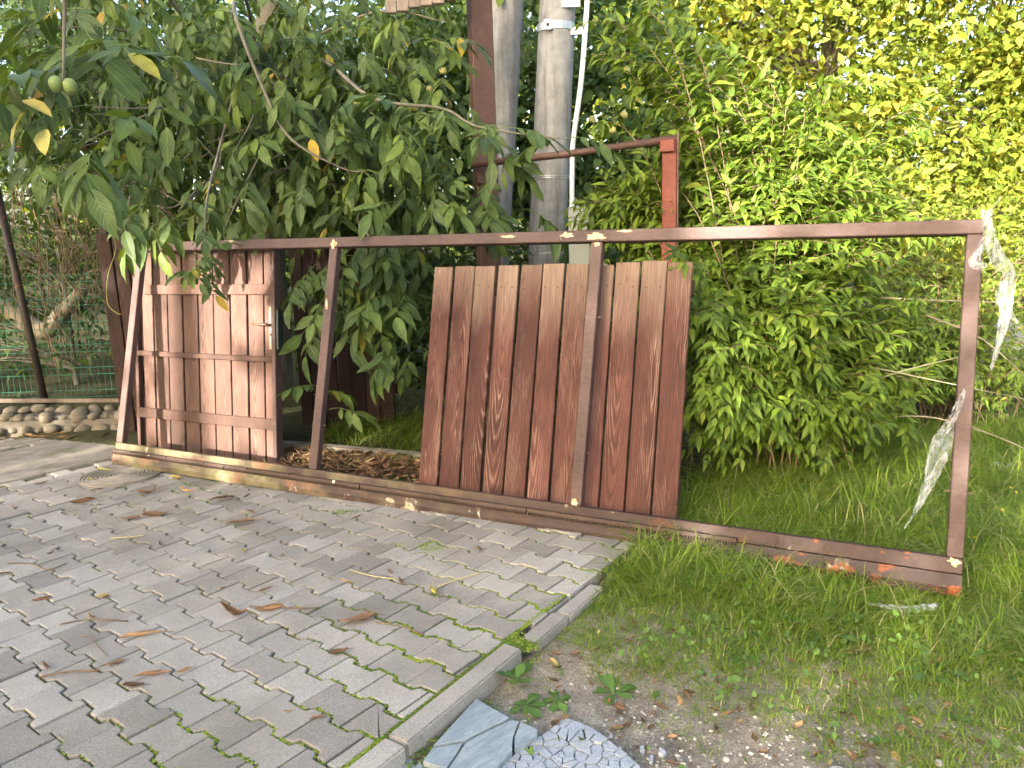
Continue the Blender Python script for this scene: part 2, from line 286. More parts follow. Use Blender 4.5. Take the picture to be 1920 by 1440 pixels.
# ------------------------------------------------------------------ pavement of interlocking blocks
PV = np.array([math.sin(.6551), math.cos(.6551)]); PU = np.array([PV[1], -PV[0]]); PO = np.array([-.6746, 2.5163])
def clip(poly, p, nrm):                                            # keep the side where (q-p).nrm <= 0
    out = []; n = len(poly)
    for i in range(n):
        a, b = np.asarray(poly[i]), np.asarray(poly[(i+1) % n]); da, db = (a-p)@nrm, (b-p)@nrm
        if da <= 0: out.append(a)
        if da*db < 0: out.append(a+(b-a)*da/(da-db))
    return out
def area(P): P = np.array(P); return .5*np.sum(P[:, 0]*np.roll(P[:, 1], -1)-P[:, 1]*np.roll(P[:, 0], -1)) if len(P) > 2 else 0
def slab(P, top=0, th=.05, ch=.004, gap=0):
    P = [np.asarray(p, float) for p in P]
    if area(P) < 0: P = P[::-1]
    n = len(P)
    def inset(d):
        out = []
        for i in range(n):
            a, b, c = P[i-1], P[i], P[(i+1) % n]; e1 = b-a; e2 = c-b; l1 = np.linalg.norm(e1)+1e-9; l2 = np.linalg.norm(e2)+1e-9
            n1 = np.array([-e1[1], e1[0]])/l1; n2 = np.array([-e2[1], e2[0]])/l2; k = 1+n1@n2; out.append(b+d*(n1+n2)/max(k, .4))
        return out
    A = inset(gap); B = inset(gap+ch); V = [(*q, top) for q in B]+[(*q, top-ch*.8) for q in A]+[(*q, top-th) for q in A]
    return V, [list(range(n))]+[[i+n, (i+1) % n+n, (i+1) % n, i] for i in range(n)]+[[i+2*n, (i+1) % n+2*n, (i+1) % n+n, i+n] for i in range(n)]
HL, W1, W2 = .0982, .0792, .0553
prof = [(-HL, -W1), (-.059, -W1), (-.043, -W2), (.043, -W2), (.059, -W1), (HL, -W1), (HL, W1), (.059, W1), (.043, W2), (-.043, W2), (-.059, W1), (-HL, W1)]
block_me = mesh('paver', *slab([(a, b) for a, b in prof], 0, .05, .0035, .0012), PAVER)
EA, ED = np.array([-3.384, 4.86]), np.array([.654, .757]); EN = np.array([-.757, .654])   # edge of the old path
CV = np.array([-2.64, 4.98])                                       # round cover
pav = put('pavement', mesh('pavement', [(-7, -1, -.013), (-1.9, -.1, -.013), (.56, 3.55, -.013), (-.9, 4.75, -.013), (-2.55, 5.6, -.013), (-3.4, 4.87, -.013), (-7, .7, -.013)], [[0, 1, 2, 3, 4, 5, 6]], BED), kind='structure')
cells = []
for j in range(-40, 40):
    for i in range(-45, 30):
        c = PO+PU*.2*(i+.5+(.5 if j % 2 else 0))+PV*.14*j
        if c[1] < .9 or c[0] < -5.5 or c[1]-gatey(c[0]) > .40 or (c-EA)@EN > -.02 and c[0] < -2: continue
        s = (c-KA)@KN
        if s > .12 or (c-EA)@EN > .1: continue
        if np.hypot(*(c-CV)) < .16: continue
        poly = [c+PU*a+PV*b for a, b in prof]; cut = s > -.16 or (c-EA)@EN > -.16
        if cut:
            lim = KA if c[1] < 2.66 else KA+KN*.032
            poly = clip(poly, lim-KN*.008, KN); poly = clip(poly, EA, EN)
            if len(poly) < 3 or abs(area(poly)) < .002: continue
        v = np.array([c[0], c[1]]); fw = c[1]*math.cos(PITCH)+1.47*math.sin(PITCH); px = c[0]/fw*1440+960
        cells.append((np.hypot(c[0], c[1])+(50 if abs(px-960) > 1020 or c[1] < 1.75 else 0), c, poly if cut else None))
cells.sort(key=lambda q: q[0]); rest = MB()
for k, (dist, c, poly) in enumerate(cells):
    T = Matrix.Translation((c[0]+random.gauss(0, .0012), c[1]+random.gauss(0, .0012), random.gauss(-.001, .0022)+.006*vnoise(c[0]*.5, c[1]*.5))) @ Matrix.Rotation(math.pi/2-.6551-math.pi/2+random.gauss(0, .006), 4, 'Z') @ Matrix.Rotation(random.gauss(0, .005), 4, 'X') @ Matrix.Rotation(random.gauss(0, .005), 4, 'Y')
    if poly is None:
        if k < 300: put('paver', block_me, pav, mat4=T)
        else: rest.add(slab([(a, b) for a, b in prof], 0, .03, .0035, .0012), T)
    else:
        S = slab([q-c for q in poly], 0, .05, .004, .003); T = Matrix.Translation((c[0], c[1], random.gauss(-.001, .002)))
        if k < 300: put('paver', mesh('paver', *S, PAVER), pav, mat4=T)
        else: rest.add(S, T)
put('far_pavers', rest.mesh('far_pavers', PAVER), pav, kind='stuff')
# round cover with ring grooves
t = thing('round_cover', 'round concrete cover with concentric ring grooves set flush by gate corner', 'cover', (CV[0], CV[1], .007))
prv = [(.0, .003)]; q = .02
while q < .235: prv += [(q, .003), (q+.012, .003), (q+.016, -.004), (q+.022, -.004), (q+.026, .003)]; q += .026
prv += [(.25, .003), (.255, -.03)]; Vv = []; Ff = []; n_ = 40
for rr_, zz in prv[1:]:
    for k in range(n_): Vv.append((rr_*math.cos(2*math.pi*k/n_), rr_*math.sin(2*math.pi*k/n_), zz))
for a in range(len(prv)-2):
    for k in range(n_): Ff.append([a*n_+k, a*n_+(k+1) % n_, (a+1)*n_+(k+1) % n_, (a+1)*n_+k])
Ff.append(list(range(n_))); put('disc', mesh('disc', Vv, Ff, OLDCON, False), t)
# kerb stones
def kerb(p, a, L, w, top, label, cut=0):
    d = np.array(a)/np.linalg.norm(a); T = Matrix.Translation((p[0], p[1], top)) @ Matrix.Rotation(math.atan2(d[1], d[0]), 4, 'Z')
    b = MB().add(cbox(0, L, -w, 0, -.2, 0, .007, 2)); o = put('kerb_stone', b.mesh('kerb_stone', PAVER)); o.matrix_world = T; return tag(o, label, 'kerb', 'kerb stones edging the paving')
kerb(KA-KD*.75+KN*.006, KD+.0*KN, .915, .086, .004, 'kerb stone at the bottom edge of the picture beside the slate slab')
kerb(KA+KD*.172+KN*.006, KD, .63, .082, .006, 'long clean kerb stone between the slate slab and the bright moss gap')
kerb(KA+KD*.87+KN*.027, KD+KN*.0, .245, .075, -.004, 'short kerb stone above the bright moss gap, half hidden by grass')
kerb(KA+KD*1.135+KN*.027, KD-KN*.0, .30, .07, -.012, 'sunken kerb stone beside the tall grass near the gate beam')
# old path: two concrete strips and bricks
def strip(name, s0, s1, a0, a1, z, label):
    P = [EA+EN*s0+ED*a0, EA+EN*s0+ED*a1, EA+EN*s1+ED*a1, EA+EN*s1+ED*a0]; return tag(put(name, mesh(name, *slab(P, z, .1, .008, .003), OLDCON)), label, 'slab')
strip('concrete_strip', 0, .60, -3, 1.05, .012, 'wide concrete strip along the left edge of the paving'); strip('concrete_strip', .605, .92, -3, .95, .008, 'narrow concrete strip between the wide strip and the old bricks')
op = put('old_path', mesh('old_path', [(*(EA+EN*.92-ED*3), -.02), (*(EA+EN*.92+ED*1.1), -.02), (*(EA+EN*2.2+ED*1.1), -.02), (*(EA+EN*2.2-ED*3), -.02)], [[0, 1, 2, 3]], BED), kind='structure')
brick_me = mesh('brick', *slab([(-.098, -.048), (.098, -.048), (.098, .048), (-.098, .048)], 0, .04, .005), OLDCON)
for a in range(-8, 6):
    for b in range(0, 6):
        c = EA+EN*(.975+.1*b)+ED*(.2*a+(.1 if b % 2 else 0))
        if c[1] < 6.15 and c[0] > -5: put('brick', brick_me, op, mat4=Matrix.Translation((c[0], c[1], random.gauss(.0, .004))) @ Matrix.Rotation(math.atan2(ED[1], ED[0])+random.gauss(0, .01), 4, 'Z'))
# stone border
def rock(r, seed, flat=.8):
    g = random.Random(seed); bm = bmesh.new(); bmesh.ops.create_icosphere(bm, subdivisions=2, radius=1)
    k = [Vector((g.gauss(0, 1), g.gauss(0, 1), g.gauss(0, 1))).normalized() for _ in range(7)]; h = [g.uniform(.62, .92) for _ in k]
    for v in bm.verts:
        n = v.co.normalized(); q = 1.0
        for kk, hh in zip(k, h):
            d = n.dot(kk)
            if d > hh: q = min(q, hh/d)
        v.co = n*(q*.5+.5)*(1+.05*math.sin(5*n.x+seed)); v.co = Vector((v.co.x*r[0], v.co.y*r[1], v.co.z*r[2]))
    V = [tuple(v.co) for v in bm.verts]; bm.verts.index_update(); F = [[v.index for v in q.verts] for q in bm.faces]; bm.free(); return V, F
rocks = [mesh('stone', *rock((1, .9, .8), s), STONE, True) for s in range(6)]
sb = thing('stone_border', 'low border of rounded field stones set in mortar under the green wire fence', 'border', (-3.9, 6.25, 0))
put('mortar', MB().box(-1.6, .72, -.02, .35, -.1, .15, c=.03, seg=2).mesh('mortar', MORT), sb)
for row in range(3):
    x = -1.55
    while x < .72:
        w = random.uniform(.042, .085); o = put('stone', random.choice(rocks), sb, (x+w, [-.03, .03, .17][row]+random.gauss(0, .012), [.035, .135, .165][row]+random.gauss(0, .008)), (random.gauss(0, .2), random.gauss(0, .2), random.uniform(0, 6)))
        o.scale = (w*1.12, w*random.uniform(.8, 1.1), w*random.uniform(.75, .95)); x += 2*w*.97
# back kerb and leaf bed
bk = put('back_kerb', MB().box(0, 1.9, -.05, .05, -.15, .075, c=.012, seg=2).mesh('back_kerb', OLDCON)); bk.matrix_world = Matrix.Translation((-2.1, 5.62, 0)) @ Matrix.Rotation(math.atan2(5.043-5.481, -.634+1.704), 4, 'Z')
tag(bk, 'old mossy concrete kerb lying behind the gate above the leaf litter', 'kerb')
# ------------------------------------------------------------------ sliding gate frame
P0 = Vector((-2.827, 5.235, .012)); gd = Vector((.897, -.442, -.008)).normalized(); gu = Vector((.117, .22, .968)); gu = (gu-gd*gd.dot(gu)).normalized(); gb = gu.cross(gd)
GM = Matrix(((gd.x, gb.x, gu.x, P0.x), (gd.y, gb.y, gu.y, P0.y), (gd.z, gb.z, gu.z, P0.z), (0, 0, 0, 1)))
gate = thing('sliding_gate_frame', 'long brown steel sliding gate frame without infill, leaning back over the paving', 'gate', mat4=GM)
GL, GH, TW = 5.186, 1.575, .062
put('top_rail', MB().box(0, GL, 0, .05, GH-TW, GH, c=.004).mesh('top_rail', GTOP), gate)
put('bottom_beam', MB().box(0, GL, 0, .05, .085, .150, c=.004).mesh('bottom_beam', GATEB), gate)
def sweep(prof, x0, x1):                                           # profile (y, z) swept along x
    n = len(prof); V = [(x0, *p) for p in prof]+[(x1, *p) for p in prof]; return V, [[i, (i+1) % n, (i+1) % n+n, i+n] for i in range(n)]+[list(range(n))[::-1], [i+n for i in range(n)]]
put('roller_channel', MB().add(sweep([(-.010, .0835), (-.022, .030), (-.014, -.002), (-.006, -.002), (-.010, .004), (.058, .004), (.058, -.002), (.062, .03), (.062, .083)], .002, GL-.002)).mesh('roller_channel', GATEC), gate)
for x in (0, 1.731, 3.437, GL-TW): put('upright', MB().box(x, x+TW, .0015, .0485, .1515, GH-TW-.0015, c=.004).mesh('upright', GATE), gate)
for k in range(4):
    x0, x1 = .012+k*1.068, .012+(k+1)*1.068-.004; np_ = int((x1-x0)/.0134); b = MB().box(x0, x1, -.032, -.0005, .0865, .106, c=.0015)
    for q in range(np_):
        xx = x0+.003+q*.0134; V = [(xx+a, y, z) for y in (-.0312, -.0125) for a, z in ((0, .087), (.0088, .087), (.0062, .071), (.0026, .071))]
        b.add((V, [[0, 1, 2, 3][::-1], [4, 5, 6, 7], [0, 1, 5, 4], [1, 2, 6, 5], [2, 3, 7, 6], [3, 0, 4, 7]]))
    put('gear_rack', b.mesh('gear_rack', RUSTY), gate)
    for fx in (.18, .5, .83): put('bolt', MB().add(tube([(x0+fx*1.06, -.036, .1), (x0+fx*1.06, -.02, .1)], .0095, 6)).mesh('bolt', ZINC if fx > .8 and k == 1 else RUSTY), gate)
for x in (1.731, 3.437, GL-TW):
    for z in (.42, 1.12): [put('pin', MB().box(*q, .02, .026, z, z+.005, c=0).mesh('pin', BROWN), gate) for q in ((x-.022, x-.0005), (x+TW+.0005, x+TW+.024))]
n_w = NT('peeled primer'); n_w = n_w.fin(n_w.bsdf(n_w.ramp(n_w.noise(n_w.obj(), 60, 5, .7), [(.35, (.25, .12, .06)), (.5, (.5, .38, .22)), (.65, (.62, .54, .38))]), .8, n_w.bump(n_w.noise(n_w.obj(), 80, 3), .6, .004)))
def flake(x, z, sx, sz, y=-.0012, flat=False):
    P = [np.array([math.cos(a)*sx, math.sin(a)*sz])*random.uniform(.45, 1.1) for a in np.arange(14)*2*math.pi/14]
    V = [(x+p[0], y, z+p[1]) for p in P]+[(x+p[0], y+.0028, z+p[1]) for p in P]
    put('weld_patch', mesh('weld_patch', V, [list(range(14)), list(range(14, 28))[::-1]]+[[i, i+14, (i+1) % 14+14, (i+1) % 14] for i in range(14)], n_w), gate)
for a in [(3.46, 1.542, .07, .022), (3.30, 1.552, .05, .018), (3.47, 1.50, .018, .014), (1.76, 1.53, .03, .03), (3.465, .165, .02, .022), (5.155, .135, .028, .022), (1.752, 1.16, .012, .045), (2.95, 1.55, .05, .010), (3.62, 1.565, .05, .007)]: flake(*a)
# ------------------------------------------------------------------ plank panel
pm4 = Matrix.Translation((-.575, 4.304, .0)) @ Matrix.Rotation(-.47, 4, 'Z') @ Matrix.Rotation(-.231, 4, 'X')
panel = thing('plank_panel', 'weathered red brown panel of eleven upright boards leaning behind the gate frame', 'panel', mat4=pm4)
pw = 1.539/11; NAIL = mesh('nail', *tube([(0, -.0015, 0), (0, .003, 0)], .0042, 6), DARK)
for k in range(11):
    w = pw-.012+random.uniform(-.005, .003); h = 1.366+[.0, .0, -.003, .004, .002, .004, .0, -.004, .010, .014, .004][k]+random.uniform(-.004, .004)
    V, F = cbox(-w/2, w/2, -.011, .011, 0, h, .0035); V = [(x, y+.010*(x/w*2)**2*random.choice([.3, 1]) if 0 else y, z) for x, y, z in V]
    pk = put('plank', mesh('plank', V, F, W_PANEL), panel, (pw*(k+.5)+random.gauss(0, .0015), random.gauss(0, .002), .0), (random.gauss(0, .004), random.gauss(0, .003), random.gauss(0, .012)))
    for zz in (.22, .73, 1.24): [put('nail', NAIL, pk, (sx*w*.28+random.gauss(0, .004), -.0112, zz+random.gauss(0, .008))) for sx in (-1, 1)]
for z in (.18, 1.20, .69): put('batten', MB().box(.01, 1.53, .014, .05, z, z+.085, c=.004).mesh('batten', W_DARK), panel)
# ------------------------------------------------------------------ wicket door
dm4 = Matrix.Translation((-2.807, 5.609, .005)) @ Matrix.Rotation(-.451, 4, 'Z') @ Matrix.Rotation(-.104, 4, 'X')
door = thing('wicket_door', 'brown wooden wicket door with three cross rails and a lever handle, sunlit', 'door', mat4=dm4)
ed = np.array([30, 97, 178, 262, 345, 428, 517, 603, 685, 738])/742*1.333*1.0
for k in range(9): put('plank', MB().box(-(ed[k+1]-ed[k])/2+.007, (ed[k+1]-ed[k])/2-.007, 0, .022, .02, 1.50, c=.003).mesh('plank', W_DOOR), door, ((ed[k]+ed[k+1])/2, random.gauss(0, .0015), 0), (0, 0, random.gauss(0, .012)))
put('rail', MB().box(.10, 1.315, -.022, -.002, 1.165, 1.235, c=.004).mesh('rail', W_DOOR), door); put('rail', MB().box(.005, 1.325, -.030, -.002, .715, .752, c=.004).mesh('rail', W_DOOR), door)
put('rail', MB().box(-.005, 1.32, -.022, -.002, .255, .330, c=.004).mesh('rail', W_DOOR), door)
put('stile', MB().box(-.02, .012, -.012, .03, 0, 1.50, c=.003).mesh('stile', BROWN), door); put('stile', MB().box(1.3175, 1.352, -.028, .035, -.002, 1.50, c=.003).mesh('stile', GTOP), door)
put('backing', MB().box(.03, 1.31, .026, .05, .1, 1.48, c=0).mesh('backing', DARK), door)
put('lock_plate', MB().box(1.283, 1.316, -.010, -.0025, .80, 1.085, c=.002).mesh('lock_plate', LOCK), door)
hd = put('handle', MB().add(tube([(1.30, -.006, .965), (1.30, -.05, .965)], .009, 8)).add(tube([(1.305, -.05, .965), (1.26, -.055, .967), (1.18, -.052, .968)], [.011, .009, .008], 8)).mesh('handle', BRASS, True), door)
put('keyhole', MB().add(tube([(1.30, -.0125, .90), (1.30, -.006, .90)], .009, 10)).mesh('keyhole', DARK), hd)
put('lock_case', MB().box(1.353, 1.372, -.02, .035, .80, 1.07, c=.003).mesh('lock_case', BLACKG), door)
# boards left of the door and dark fence behind
lb = thing('board_screen', 'three tall dark brown boards standing between the wire fence and the door', 'fence', (-3.20, 6.15, 0), -.20)
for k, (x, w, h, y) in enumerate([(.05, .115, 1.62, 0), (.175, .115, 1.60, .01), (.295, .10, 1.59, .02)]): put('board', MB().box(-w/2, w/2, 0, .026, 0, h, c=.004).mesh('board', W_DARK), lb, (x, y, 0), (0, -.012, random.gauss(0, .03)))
put('batten', MB().box(.0, .35, .03, .07, .5, .58, c=.004).mesh('batten', W_DARK), lb)
df = thing('dark_board_fence', 'dark board fence in deep shade between the door and the walnut leaves', 'fence', (-1.75, 6.2, 0), -.30)
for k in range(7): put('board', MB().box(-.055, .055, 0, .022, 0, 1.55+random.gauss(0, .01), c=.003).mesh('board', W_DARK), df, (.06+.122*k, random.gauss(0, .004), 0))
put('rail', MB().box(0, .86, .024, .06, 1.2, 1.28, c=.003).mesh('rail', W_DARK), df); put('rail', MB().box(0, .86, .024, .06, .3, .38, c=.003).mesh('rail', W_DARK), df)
# ------------------------------------------------------------------ posts, pipe, poles
bp = thing('brown_steel_post', 'tall brown steel post with square section in front of the concrete poles', 'post', (-.14, 5.60, 0), .25)
put('shaft', MB().box(-.075, .075, -.07, .07, -.1, 3.7, c=.006).mesh('shaft', BROWN), bp); put('bracket', MB().box(-.08, .02, -.105, -.0715, 1.86, 2.0, c=.004).mesh('bracket', BROWN), bp)
rp = thing('red_steel_post', 'short red oxide steel post with a bracket beside the leafy shrub', 'post', (1.03, 4.98, 0), -.2)
put('shaft', MB().box(-.045, .045, -.045, .045, -.1, 2.045, c=.005).mesh('shaft', RED), rp); put('cap', MB().box(-.058, .030, -.075, .046, 1.975, 2.05, c=.005).mesh('cap', RED), rp); put('side_plate', MB().box(.0455, .058, -.05, .05, -.1, 2.09, c=.003).mesh('side_plate', BROWN), rp)
tag(put('pipe_rail', mesh('pipe_rail', *tube([(-.23, 5.42, 1.985), (.4, 5.2, 2.01), (1.08, 4.95, 2.058)], .023, 12), BROWN, True)), 'brown steel pipe spanning from the brown post to the red post', 'pipe')
def tap(P, R, n=20): return mesh('shaft', *tube(P, R, n), POLE, True)
t = thing('concrete_pole', 'grey concrete utility pole with steel band, the right one of the two', 'pole', (.30, 6.2, 0), group='concrete poles')
put('shaft', tap([(-.07, 0, -.2), (.0, 0, 1.2), (.14, 0, 3.3), (.24, 0, 4.8)], [.165, .152, .135, .12]), t)
def ring(z, x, r, h, th=.004, n=24):
    V = []; F = []
    for k in range(n):
        a = 2*math.pi*k/n
        for rr_, zz in ((r, z), (r+th, z), (r+th, z+h), (r, z+h)): V.append((x+rr_*math.cos(a), rr_*math.sin(a), zz))
    for k in range(n):
        m = (k+1) % n
        for e in range(4): F.append([4*k+e, 4*m+e, 4*m+(e+1) % 4, 4*k+(e+1) % 4])
    return V, F
bd = put('steel_band', MB().add(ring(3.0, .118, .141, .055)).box(.02, .075, -.165, -.139, 2.985, 3.06, c=.003).box(.22, .33, -.10, -.09, 2.96, 3.015, c=.002).mesh('steel_band', ZINC), t)
put('bolt', MB().add(tube([(.047, -.18, 3.02), (.047, -.162, 3.02)], .012, 6)).mesh('bolt', DARK), bd)
put('wire_tie', MB().add(ring(1.93, .045, .149, .006, .004)).add(ring(1.945, .046, .1488, .005, .004)).add(ring(1.36, .008, .1525, .008, .004)).mesh('wire_tie', ZINC), t)
put('name_plate', MB().box(.155, .29, -.150, -.142, 3.14, 3.32, c=.002).mesh('name_plate', WHITE), t)
t = thing('concrete_pole', 'pale concrete utility pole leaning half hidden behind the brown steel post', 'pole', (-.06, 6.45, 0), group='concrete poles')
put('shaft', tap([(-.17, 0, -.2), (-.03, 0, 1.6), (.12, 0, 3.3), (.25, 0, 4.8)], [.12, .122, .128, .125]), t)
tag(put('conduit_pipe', mesh('conduit_pipe', *tube(spline([(.50, 6.03, 1.6), (.512, 6.02, 2.1), (.535, 6.0, 2.3), (.585, 6.0, 2.62), (.635, 6.0, 3.15), (.68, 6.0, 3.9)]), .019, 10), PLAST, True)), 'pale grey conduit pipe running up beside the right concrete pole', 'pipe')
t = thing('utility_box', 'grey green metal utility cabinet behind the plank panel', 'cabinet', (.55, 5.85, 0), -.2)
put('body', MB().box(-.085, .085, -.06, .12, 0, 1.70, c=.006).mesh('body', BOX), t); put('door_panel', MB().box(-.07, .07, -.068, -.0605, .7, 1.64, c=.003).mesh('door_panel', BOX), t)
t = thing('roof_eave', 'grey weathered board edge of a small roof at the top of the picture', 'roof', (-.74, 5.3, 2.925))
for k in range(6): put('board', MB().box(0, .074, -.012, .012, 0, .5, c=.003).mesh('board', W_GREY), t, (.077*k, .002*(k % 2), .013*k+random.gauss(0, .004)), (rad(-22), random.gauss(0, .01), .02))
put('beam', MB().box(0, .75, .08, .16, .15, .25, c=.005).mesh('beam', W_DARK), t, rot=(0, -.15, 0))
# wire fence
wf = thing('wire_fence', 'green welded wire fence panel on a dark round post', 'fence', (-4.2, 6.62, .17), .0)
b = MB(); X0, X1 = -2.2, 1.1
for k in range(int((X1-X0)/.05)+1):
    x = X0+.05*k; pts = [(x, 0, -.05)]
    for z in (.1, .3, .5, .7, .9, 1.1): pts += [(x, 0, z-.03), (x, -.025 if int(z*10) % 4 == 1 else 0, z), (x, 0, z+.03)]
    b.add(tube(pts, .0022, 3, False))
for z in (.1, .3, .5, .7, .9, 1.1): b.add(tube([(X0, -.004, z-.03), (X1, -.004, z-.03)], .0026, 4, False)); b.add(tube([(X0, -.004, z+.03), (X1, -.004, z+.03)], .0026, 4, False))
put('wire_mesh', b.mesh('wire_mesh', WIREG), wf, kind='stuff')
put('post', MB().add(tube([(.14, -.04, -.15), (.06, -.04, .85), (-.02, -.04, 1.85)], .031, 12)).mesh('post', DARK, True), wf)
put('lower_rail', MB().box(-2.2, 1.15, -.10, -.075, .05, .085, c=.003).mesh('lower_rail', W_GREY), wf, rot=(0, .03, 0))
t = thing('steel_beam_frame', 'dark steel beam and upright above the wire fence, at the left edge', 'beam', (-3.45, 6.5, 0))
put('beam', MB().box(-3.0, .05, -.04, .04, 2.30, 2.37, c=.004).mesh('beam', DARK), t, rot=(0, .015, 0)); put('upright', MB().box(.10, .155, -.03, .03, 0, 2.30, c=.004).mesh('upright', DARK), t)
# ------------------------------------------------------------------ leaf templates
def norm(a): return a/np.maximum(np.linalg.norm(a, axis=-1, keepdims=True), 1e-9)
def frames(ax, nr):
    y = norm(ax); x = norm(np.cross(y, nr)); z = np.cross(x, y); return np.stack([x, y, z], -1)
def leaf_t(w=.2, wid=(.0, .72, 1.0, .68, .0), ts=(0, .25, .5, .78, 1.0), fold=.3, curl=.25, wave=.0, seed=0):
    g = random.Random(seed); V = []; lx = []; ly = []; n = len(ts)
    for k, t in enumerate(ts):
        z = -curl*t*t
        if wid[k] == 0: V.append((0, t, z)); lx.append(0); ly.append(t); continue
        h = wid[k]*w; V += [(0, t, z), (-h, t, z+fold*h+g.gauss(0, wave)), (h, t, z+fold*h+g.gauss(0, wave))]; lx += [0, -1, 1]; ly += [t, t, t]
    F = [[0, 3, 1], [0, 1, 2]] if 0 else [[0, 1, 2], [0, 3, 1]]
    for k in range(n-3):
        a = 1+3*k; F += [[a, a+3, a+4, a+1], [a, a+2, a+5, a+3]]
    a = 1+3*(n-3); F += [[a, a+3, a+1], [a, a+2, a+3]]
    return dict(v=np.array(V), f=F, lx=np.array(lx), ly=np.array(ly))
L_BIG = leaf_t(.21, (0, .75, 1, .62, 0), (0, .2, .48, .78, 1), .28, .22, .01); L_OV = leaf_t(.205, (0, .9, .8, .35, 0), (0, .25, .5, .8, 1), .3, .3)
L_RND = leaf_t(.36, (0, .9, 1, .6, 0), (0, .2, .5, .85, 1), .25, .15); L_SIM = leaf_t(.26, (0, 1, 0), (0, .45, 1), .3, .1)
L_SIM = dict(v=np.array([(0, 0, 0), (0, .5, .0), (-.24, .45, .07), (.24, .45, .07), (0, 1, -.12)]), f=[[0, 1, 2], [0, 3, 1], [1, 4, 2], [1, 3, 4]], lx=np.array([0, 0, -1, 1, 0]), ly=np.array([0, .5, .45, .45, 1]))
BLADE = dict(v=np.array([(-.5, 0, 0), (.5, 0, 0), (-.48, .1, .42), (.48, .1, .42), (-.38, .36, .78), (.38, .36, .78), (0, .8, .86)]), f=[[0, 1, 3, 2], [2, 3, 5, 4], [4, 5, 6]], lx=np.zeros(7), ly=np.array([0, 0, .5, .5, .7, .7, 1]))
def combine(T, pos, R, S, rnd):
    v = T['v']; n = len(v); N = len(pos); S = np.asarray(S, float); S = S[:, None, None] if S.ndim == 1 else S[:, None, :]
    V = np.einsum('nij,nkj->nki', R, v[None]*S)+pos[:, None]; lt = np.array([len(q) for q in T['f']], np.int32); li0 = np.concatenate(T['f']).astype(np.int64)
    li = (li0[None]+(np.arange(N)*n)[:, None]).ravel().astype(np.int32); ltt = np.tile(lt, N).astype(np.int32); ls = np.concatenate([[0], np.cumsum(ltt)[:-1]]).astype(np.int32)
    base = T.get('rnd', np.zeros(n)); at = dict(rnd=(np.asarray(rnd)[:, None]+base[None]).ravel(), lx=np.tile(T['lx'], N), ly=np.tile(T['ly'], N))
    return V.reshape(-1, 3), (li, ls, ltt), at
def leaves(name, T, pos, R, S, mat, parent=None, rnd=None, kind='stuff', smooth=True):
    pos = np.asarray(pos, float); rnd = rng.random(len(pos))*.96 if rnd is None else rnd
    V, F, at = combine(T, pos, R, S, rnd); return put(name, mesh(name, V, F, mat, smooth, at), parent, kind=kind)
def rdir(N, up=0, spread=1): v = rng.normal(size=(N, 3))*spread; v[:, 2] += up; return norm(v)
def merge(parts):
    V = []; F = []; lx = []; ly = []; rd_ = []; n = 0
    for T in parts: V.append(T['v']); F += [[i+n for i in q] for q in T['f']]; n += len(T['v']); lx.append(T['lx']); ly.append(T['ly']); rd_.append(T.get('rnd', np.zeros(len(T['v']))))
    return dict(v=np.concatenate(V), f=F, lx=np.concatenate(lx), ly=np.concatenate(ly), rnd=np.concatenate(rd_))
def stemT(P, r0_, r1, n=4):
    V, F = tube(P, list(np.linspace(r0_, r1, len(P))), n, False); return dict(v=np.array(V), f=F, lx=np.zeros(len(V)), ly=np.full(len(V), .5), rnd=np.full(len(V), .0))
def place(T, p, R, s, rd_=0): return dict(v=(T['v']*s) @ R.T+p, f=T['f'], lx=T['lx'], ly=T['ly'], rnd=np.full(len(T['v']), rd_))
def compound(seed, pairs=3, droop=.9, L=.36):
    g = np.random.default_rng(seed); tm = leaf_t(.195, (0, .66, 1, .74, .26, 0), (0, .18, .42, .7, .9, 1), g.uniform(.15, .4), g.uniform(.1, .35), .02, seed)
    pts = [np.array([g.normal(0, .012)*q, L*q*(1-.18*q*droop), -droop*.22*q*q*L*2]) for q in np.linspace(0, 1, 7)]; parts = [stemT(pts, .0032, .0018)]
    for k in range(pairs):
        q = .38+.56*k/pairs; p = np.array([np.interp(q, np.linspace(0, 1, 7), [x[a] for x in pts]) for a in range(3)]); tg = norm(pts[6]-pts[2])
        for s in (-1, 1):
            if g.random() < .06: continue
            ax = tg*g.uniform(.35, .8)+np.array([s, 0, 0])*g.uniform(.7, 1)+np.array([0, 0, -1])*g.uniform(.15, 1.0)*droop; nr = np.array([g.normal(0, .3), g.normal(0, .3)+.35, 1.0])
            parts.append(place(tm, p, frames(ax, nr), (.11+.045*k)*g.uniform(.85, 1.2), g.normal(0, .04)))
    ax = norm(pts[6]-pts[5])+np.array([g.normal(0, .2), .1, -.35*droop]); parts.append(place(tm, pts[6], frames(ax, np.array([g.normal(0, .3), .5, 1.])), g.uniform(.18, .25), g.normal(0, .04)))
    return merge(parts)
WCOMP = [compound(s, [3, 3, 2, 3, 4, 2, 3, 3][s], [.9, 1.3, .8, .6, 1.1, 1.4, 1.0, .7][s]) for s in range(8)]
WME = [mesh('leaf', T['v'], T['f'], G['walnut'], True, dict(rnd=T['rnd']+.02, lx=T['lx'], ly=T['ly'])) for T in WCOMP]
def rotz(a): c, s = np.cos(a), np.sin(a); z = np.zeros_like(c); return np.stack([np.stack([c, -s, z], -1), np.stack([s, c, z], -1), np.stack([z, z, z+1], -1)], -2)
def proj(p):
    d = np.asarray(p, float)-np.array(CAM); x = d@np.array(rr); y = d@np.array(uu); z = d@np.array(f); z = np.where(z < .05, .05, z); return 960+1440*x/z, 720-1440*y/z, z
